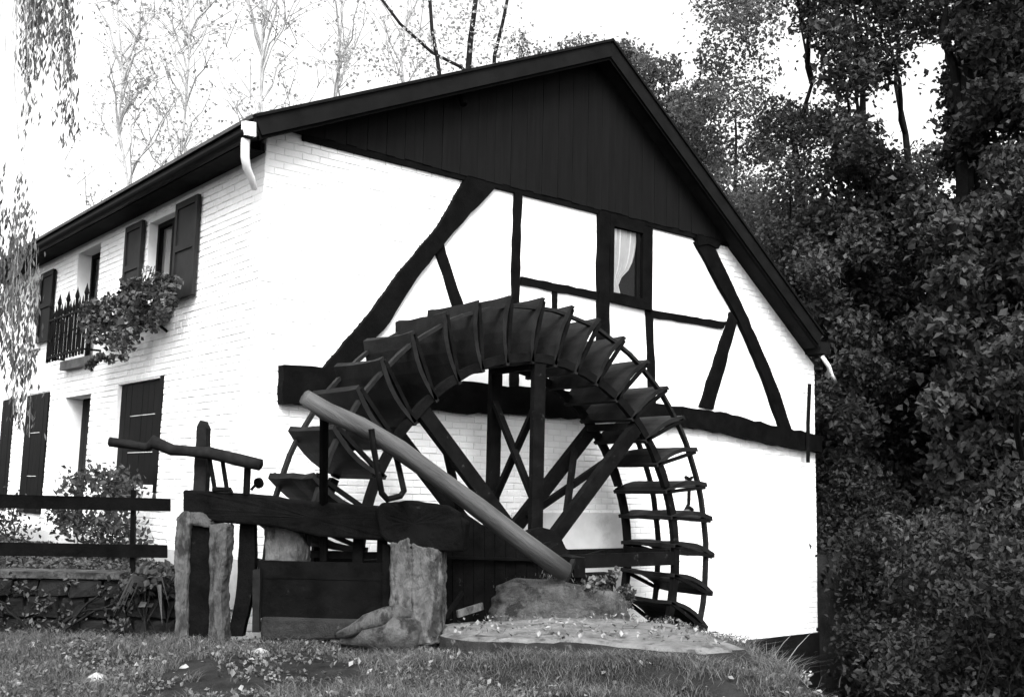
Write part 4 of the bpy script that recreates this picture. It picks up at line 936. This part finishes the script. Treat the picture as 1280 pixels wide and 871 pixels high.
ex = np.concatenate([rng.normal(cx_, .13, 330) for cx_, cy_ in FRONT]); ey = np.concatenate([rng.normal(cy_+.12, .10, 330) for cx_, cy_ in FRONT]); V, F_ = blades(ex, ey, np.maximum(height(ex, ey), .08), .09, .0035, 1.3); eo = np_mesh('grass', V, F_, 'grass'); eo['kind'] = 'stuff'; eo['label'] = 'ragged grass growing over the front edge of the stone slab'; eo['category'] = 'grass'
tc_ = [Z(940, 822, -.02), Z(905, 812, .02), Z(965, 845, -.05), Z(880, 815, .05), Z(925, 835, 0), Z(985, 862, -.1), Z(950, 808, 0)]
x = np.concatenate([c.x+rng.normal(size=420)*.17 for c in tc_]); y = np.concatenate([c.y+rng.normal(size=420)*.17 for c in tc_]); z = np.maximum(height(x, y), -.35); V, F_ = blades(x, y, z, .17, .004, 1.7)
tf = np_mesh('grass_tuft', V, F_, 'grass'); tag(tf, 'long drooping grass tuft on the bank edge beyond the slab', 'grass'); 
tall = MB(); tb = empty('tall_weed', Z(985, 852, -.1), 'few tall thin weed stems at the bank edge against the dark foundation', 'plant')
for a, b in (((960, 830), (992, 790)), ((975, 838), (1012, 792)), ((985, 845), (1012, 842)), ((955, 835), (940, 800))): tall.tube([Z(*a, z=-.05), Z(*a, z=-.05).lerp(EYE+ray(*b)*((Z(*a, z=-.05)-EYE).length/ray(*a).length), .6)+Vector((0, 0, .02)), EYE+ray(*b)*((Z(*a, z=-.05)-EYE).length/ray(*a).length)], [.005, .004, .002], 4)
tall.build('stem', 'dead_leaf', tb)
P = np.concatenate([ball(EYE+ray(1000+random.uniform(-8, 14), 842+random.uniform(-3, 6))*((Z(985, 850, -.1)-EYE).length/ray(985, 850).length), .03, 3) for _ in range(5)]); [np_mesh('leaf', *leaves(P[i:i+1], .06, .5), 'petal', tb) for i in range(0, len(P), 2)]
def litter(n, box, size, m, name, lab, lift=.02):
    x, y, z = on_bank(n, box); nn = len(x); sl_ = ~slab_mask(x, y); z = np.where(sl_, sz+.012, z); v, f = leaves(np.stack([x, y, z+lift], 1), size, .7, up=1.6); o = np_mesh(name, v, f, m); o['kind'] = 'stuff'; o['label'] = lab; o['category'] = 'leaves'
bx_ = [Z(*p, z=sz) for p in spx]
litter(420, (min(p.x for p in bx_), max(p.x for p in bx_), min(p.y for p in bx_), max(p.y for p in bx_)), .05, 'dead_leaf', 'leaf_litter', 'small dry leaves scattered on the stone slab', .02)
litter(1500, (-5, 4.6, -7.5, .4), .055, 'dead_leaf', 'leaf_litter', 'fallen leaves strewn over grass and slab', .035)
x = rng.uniform(-4.5, -.1, 9000); y = rng.uniform(-.6, 8, 9000); z = height(x, y); k = z > .3; v, f = leaves(np.stack([x[k], y[k], z[k]+.03], 1), .075, .7, up=.9); o = np_mesh('leaf_litter', v, f, 'leaf_box'); o['kind'] = 'stuff'; o['label'] = 'thick dark leaf litter in the yard behind the fence'; o['category'] = 'leaves'
# pale stones and rags of paper in the grass
for k, (px, py_, s_) in enumerate([(325, 815, .10), (232, 833, .06), (120, 845, .08), (505, 797, .05), (290, 830, .045), (700, 835, .05), (40, 805, .07)]):
    c = Z(px, py_, .03); m = MB(); n = 7; r = random.Random(k)
    ring1 = [c+Vector((math.cos(2*math.pi*i/n)*s_*r.uniform(.7, 1.2), math.sin(2*math.pi*i/n)*s_*r.uniform(.7, 1.2), -.03)) for i in range(n)]
    ring2 = [c+(p-c)*.7+Vector((0, 0, s_*r.uniform(.2, .4))) for p in ring1]
    m.add(ring1+ring2+[c+Vector((0, 0, s_*.42))], [(i, (i+1) % n, n+(i+1) % n, n+i) for i in range(n)]+[(n+i, n+(i+1) % n, 2*n) for i in range(n)])
    tag(m.build('pale_stone', 'pale_rock'), ['largest pale stone lying in the grass below the sluice planks', 'small pale stone in the grass below the slotted post', 'flat pale stone in the grass below the retaining wall', 'small pale stone at the foot of the broad concrete post', 'tiny pale stone between slotted post and largest pale stone', 'small pale stone in the grass in front of the slab', 'pale stone in the grass under the fence end farthest from the posts'][k], 'stone', 'pale stones in the grass')
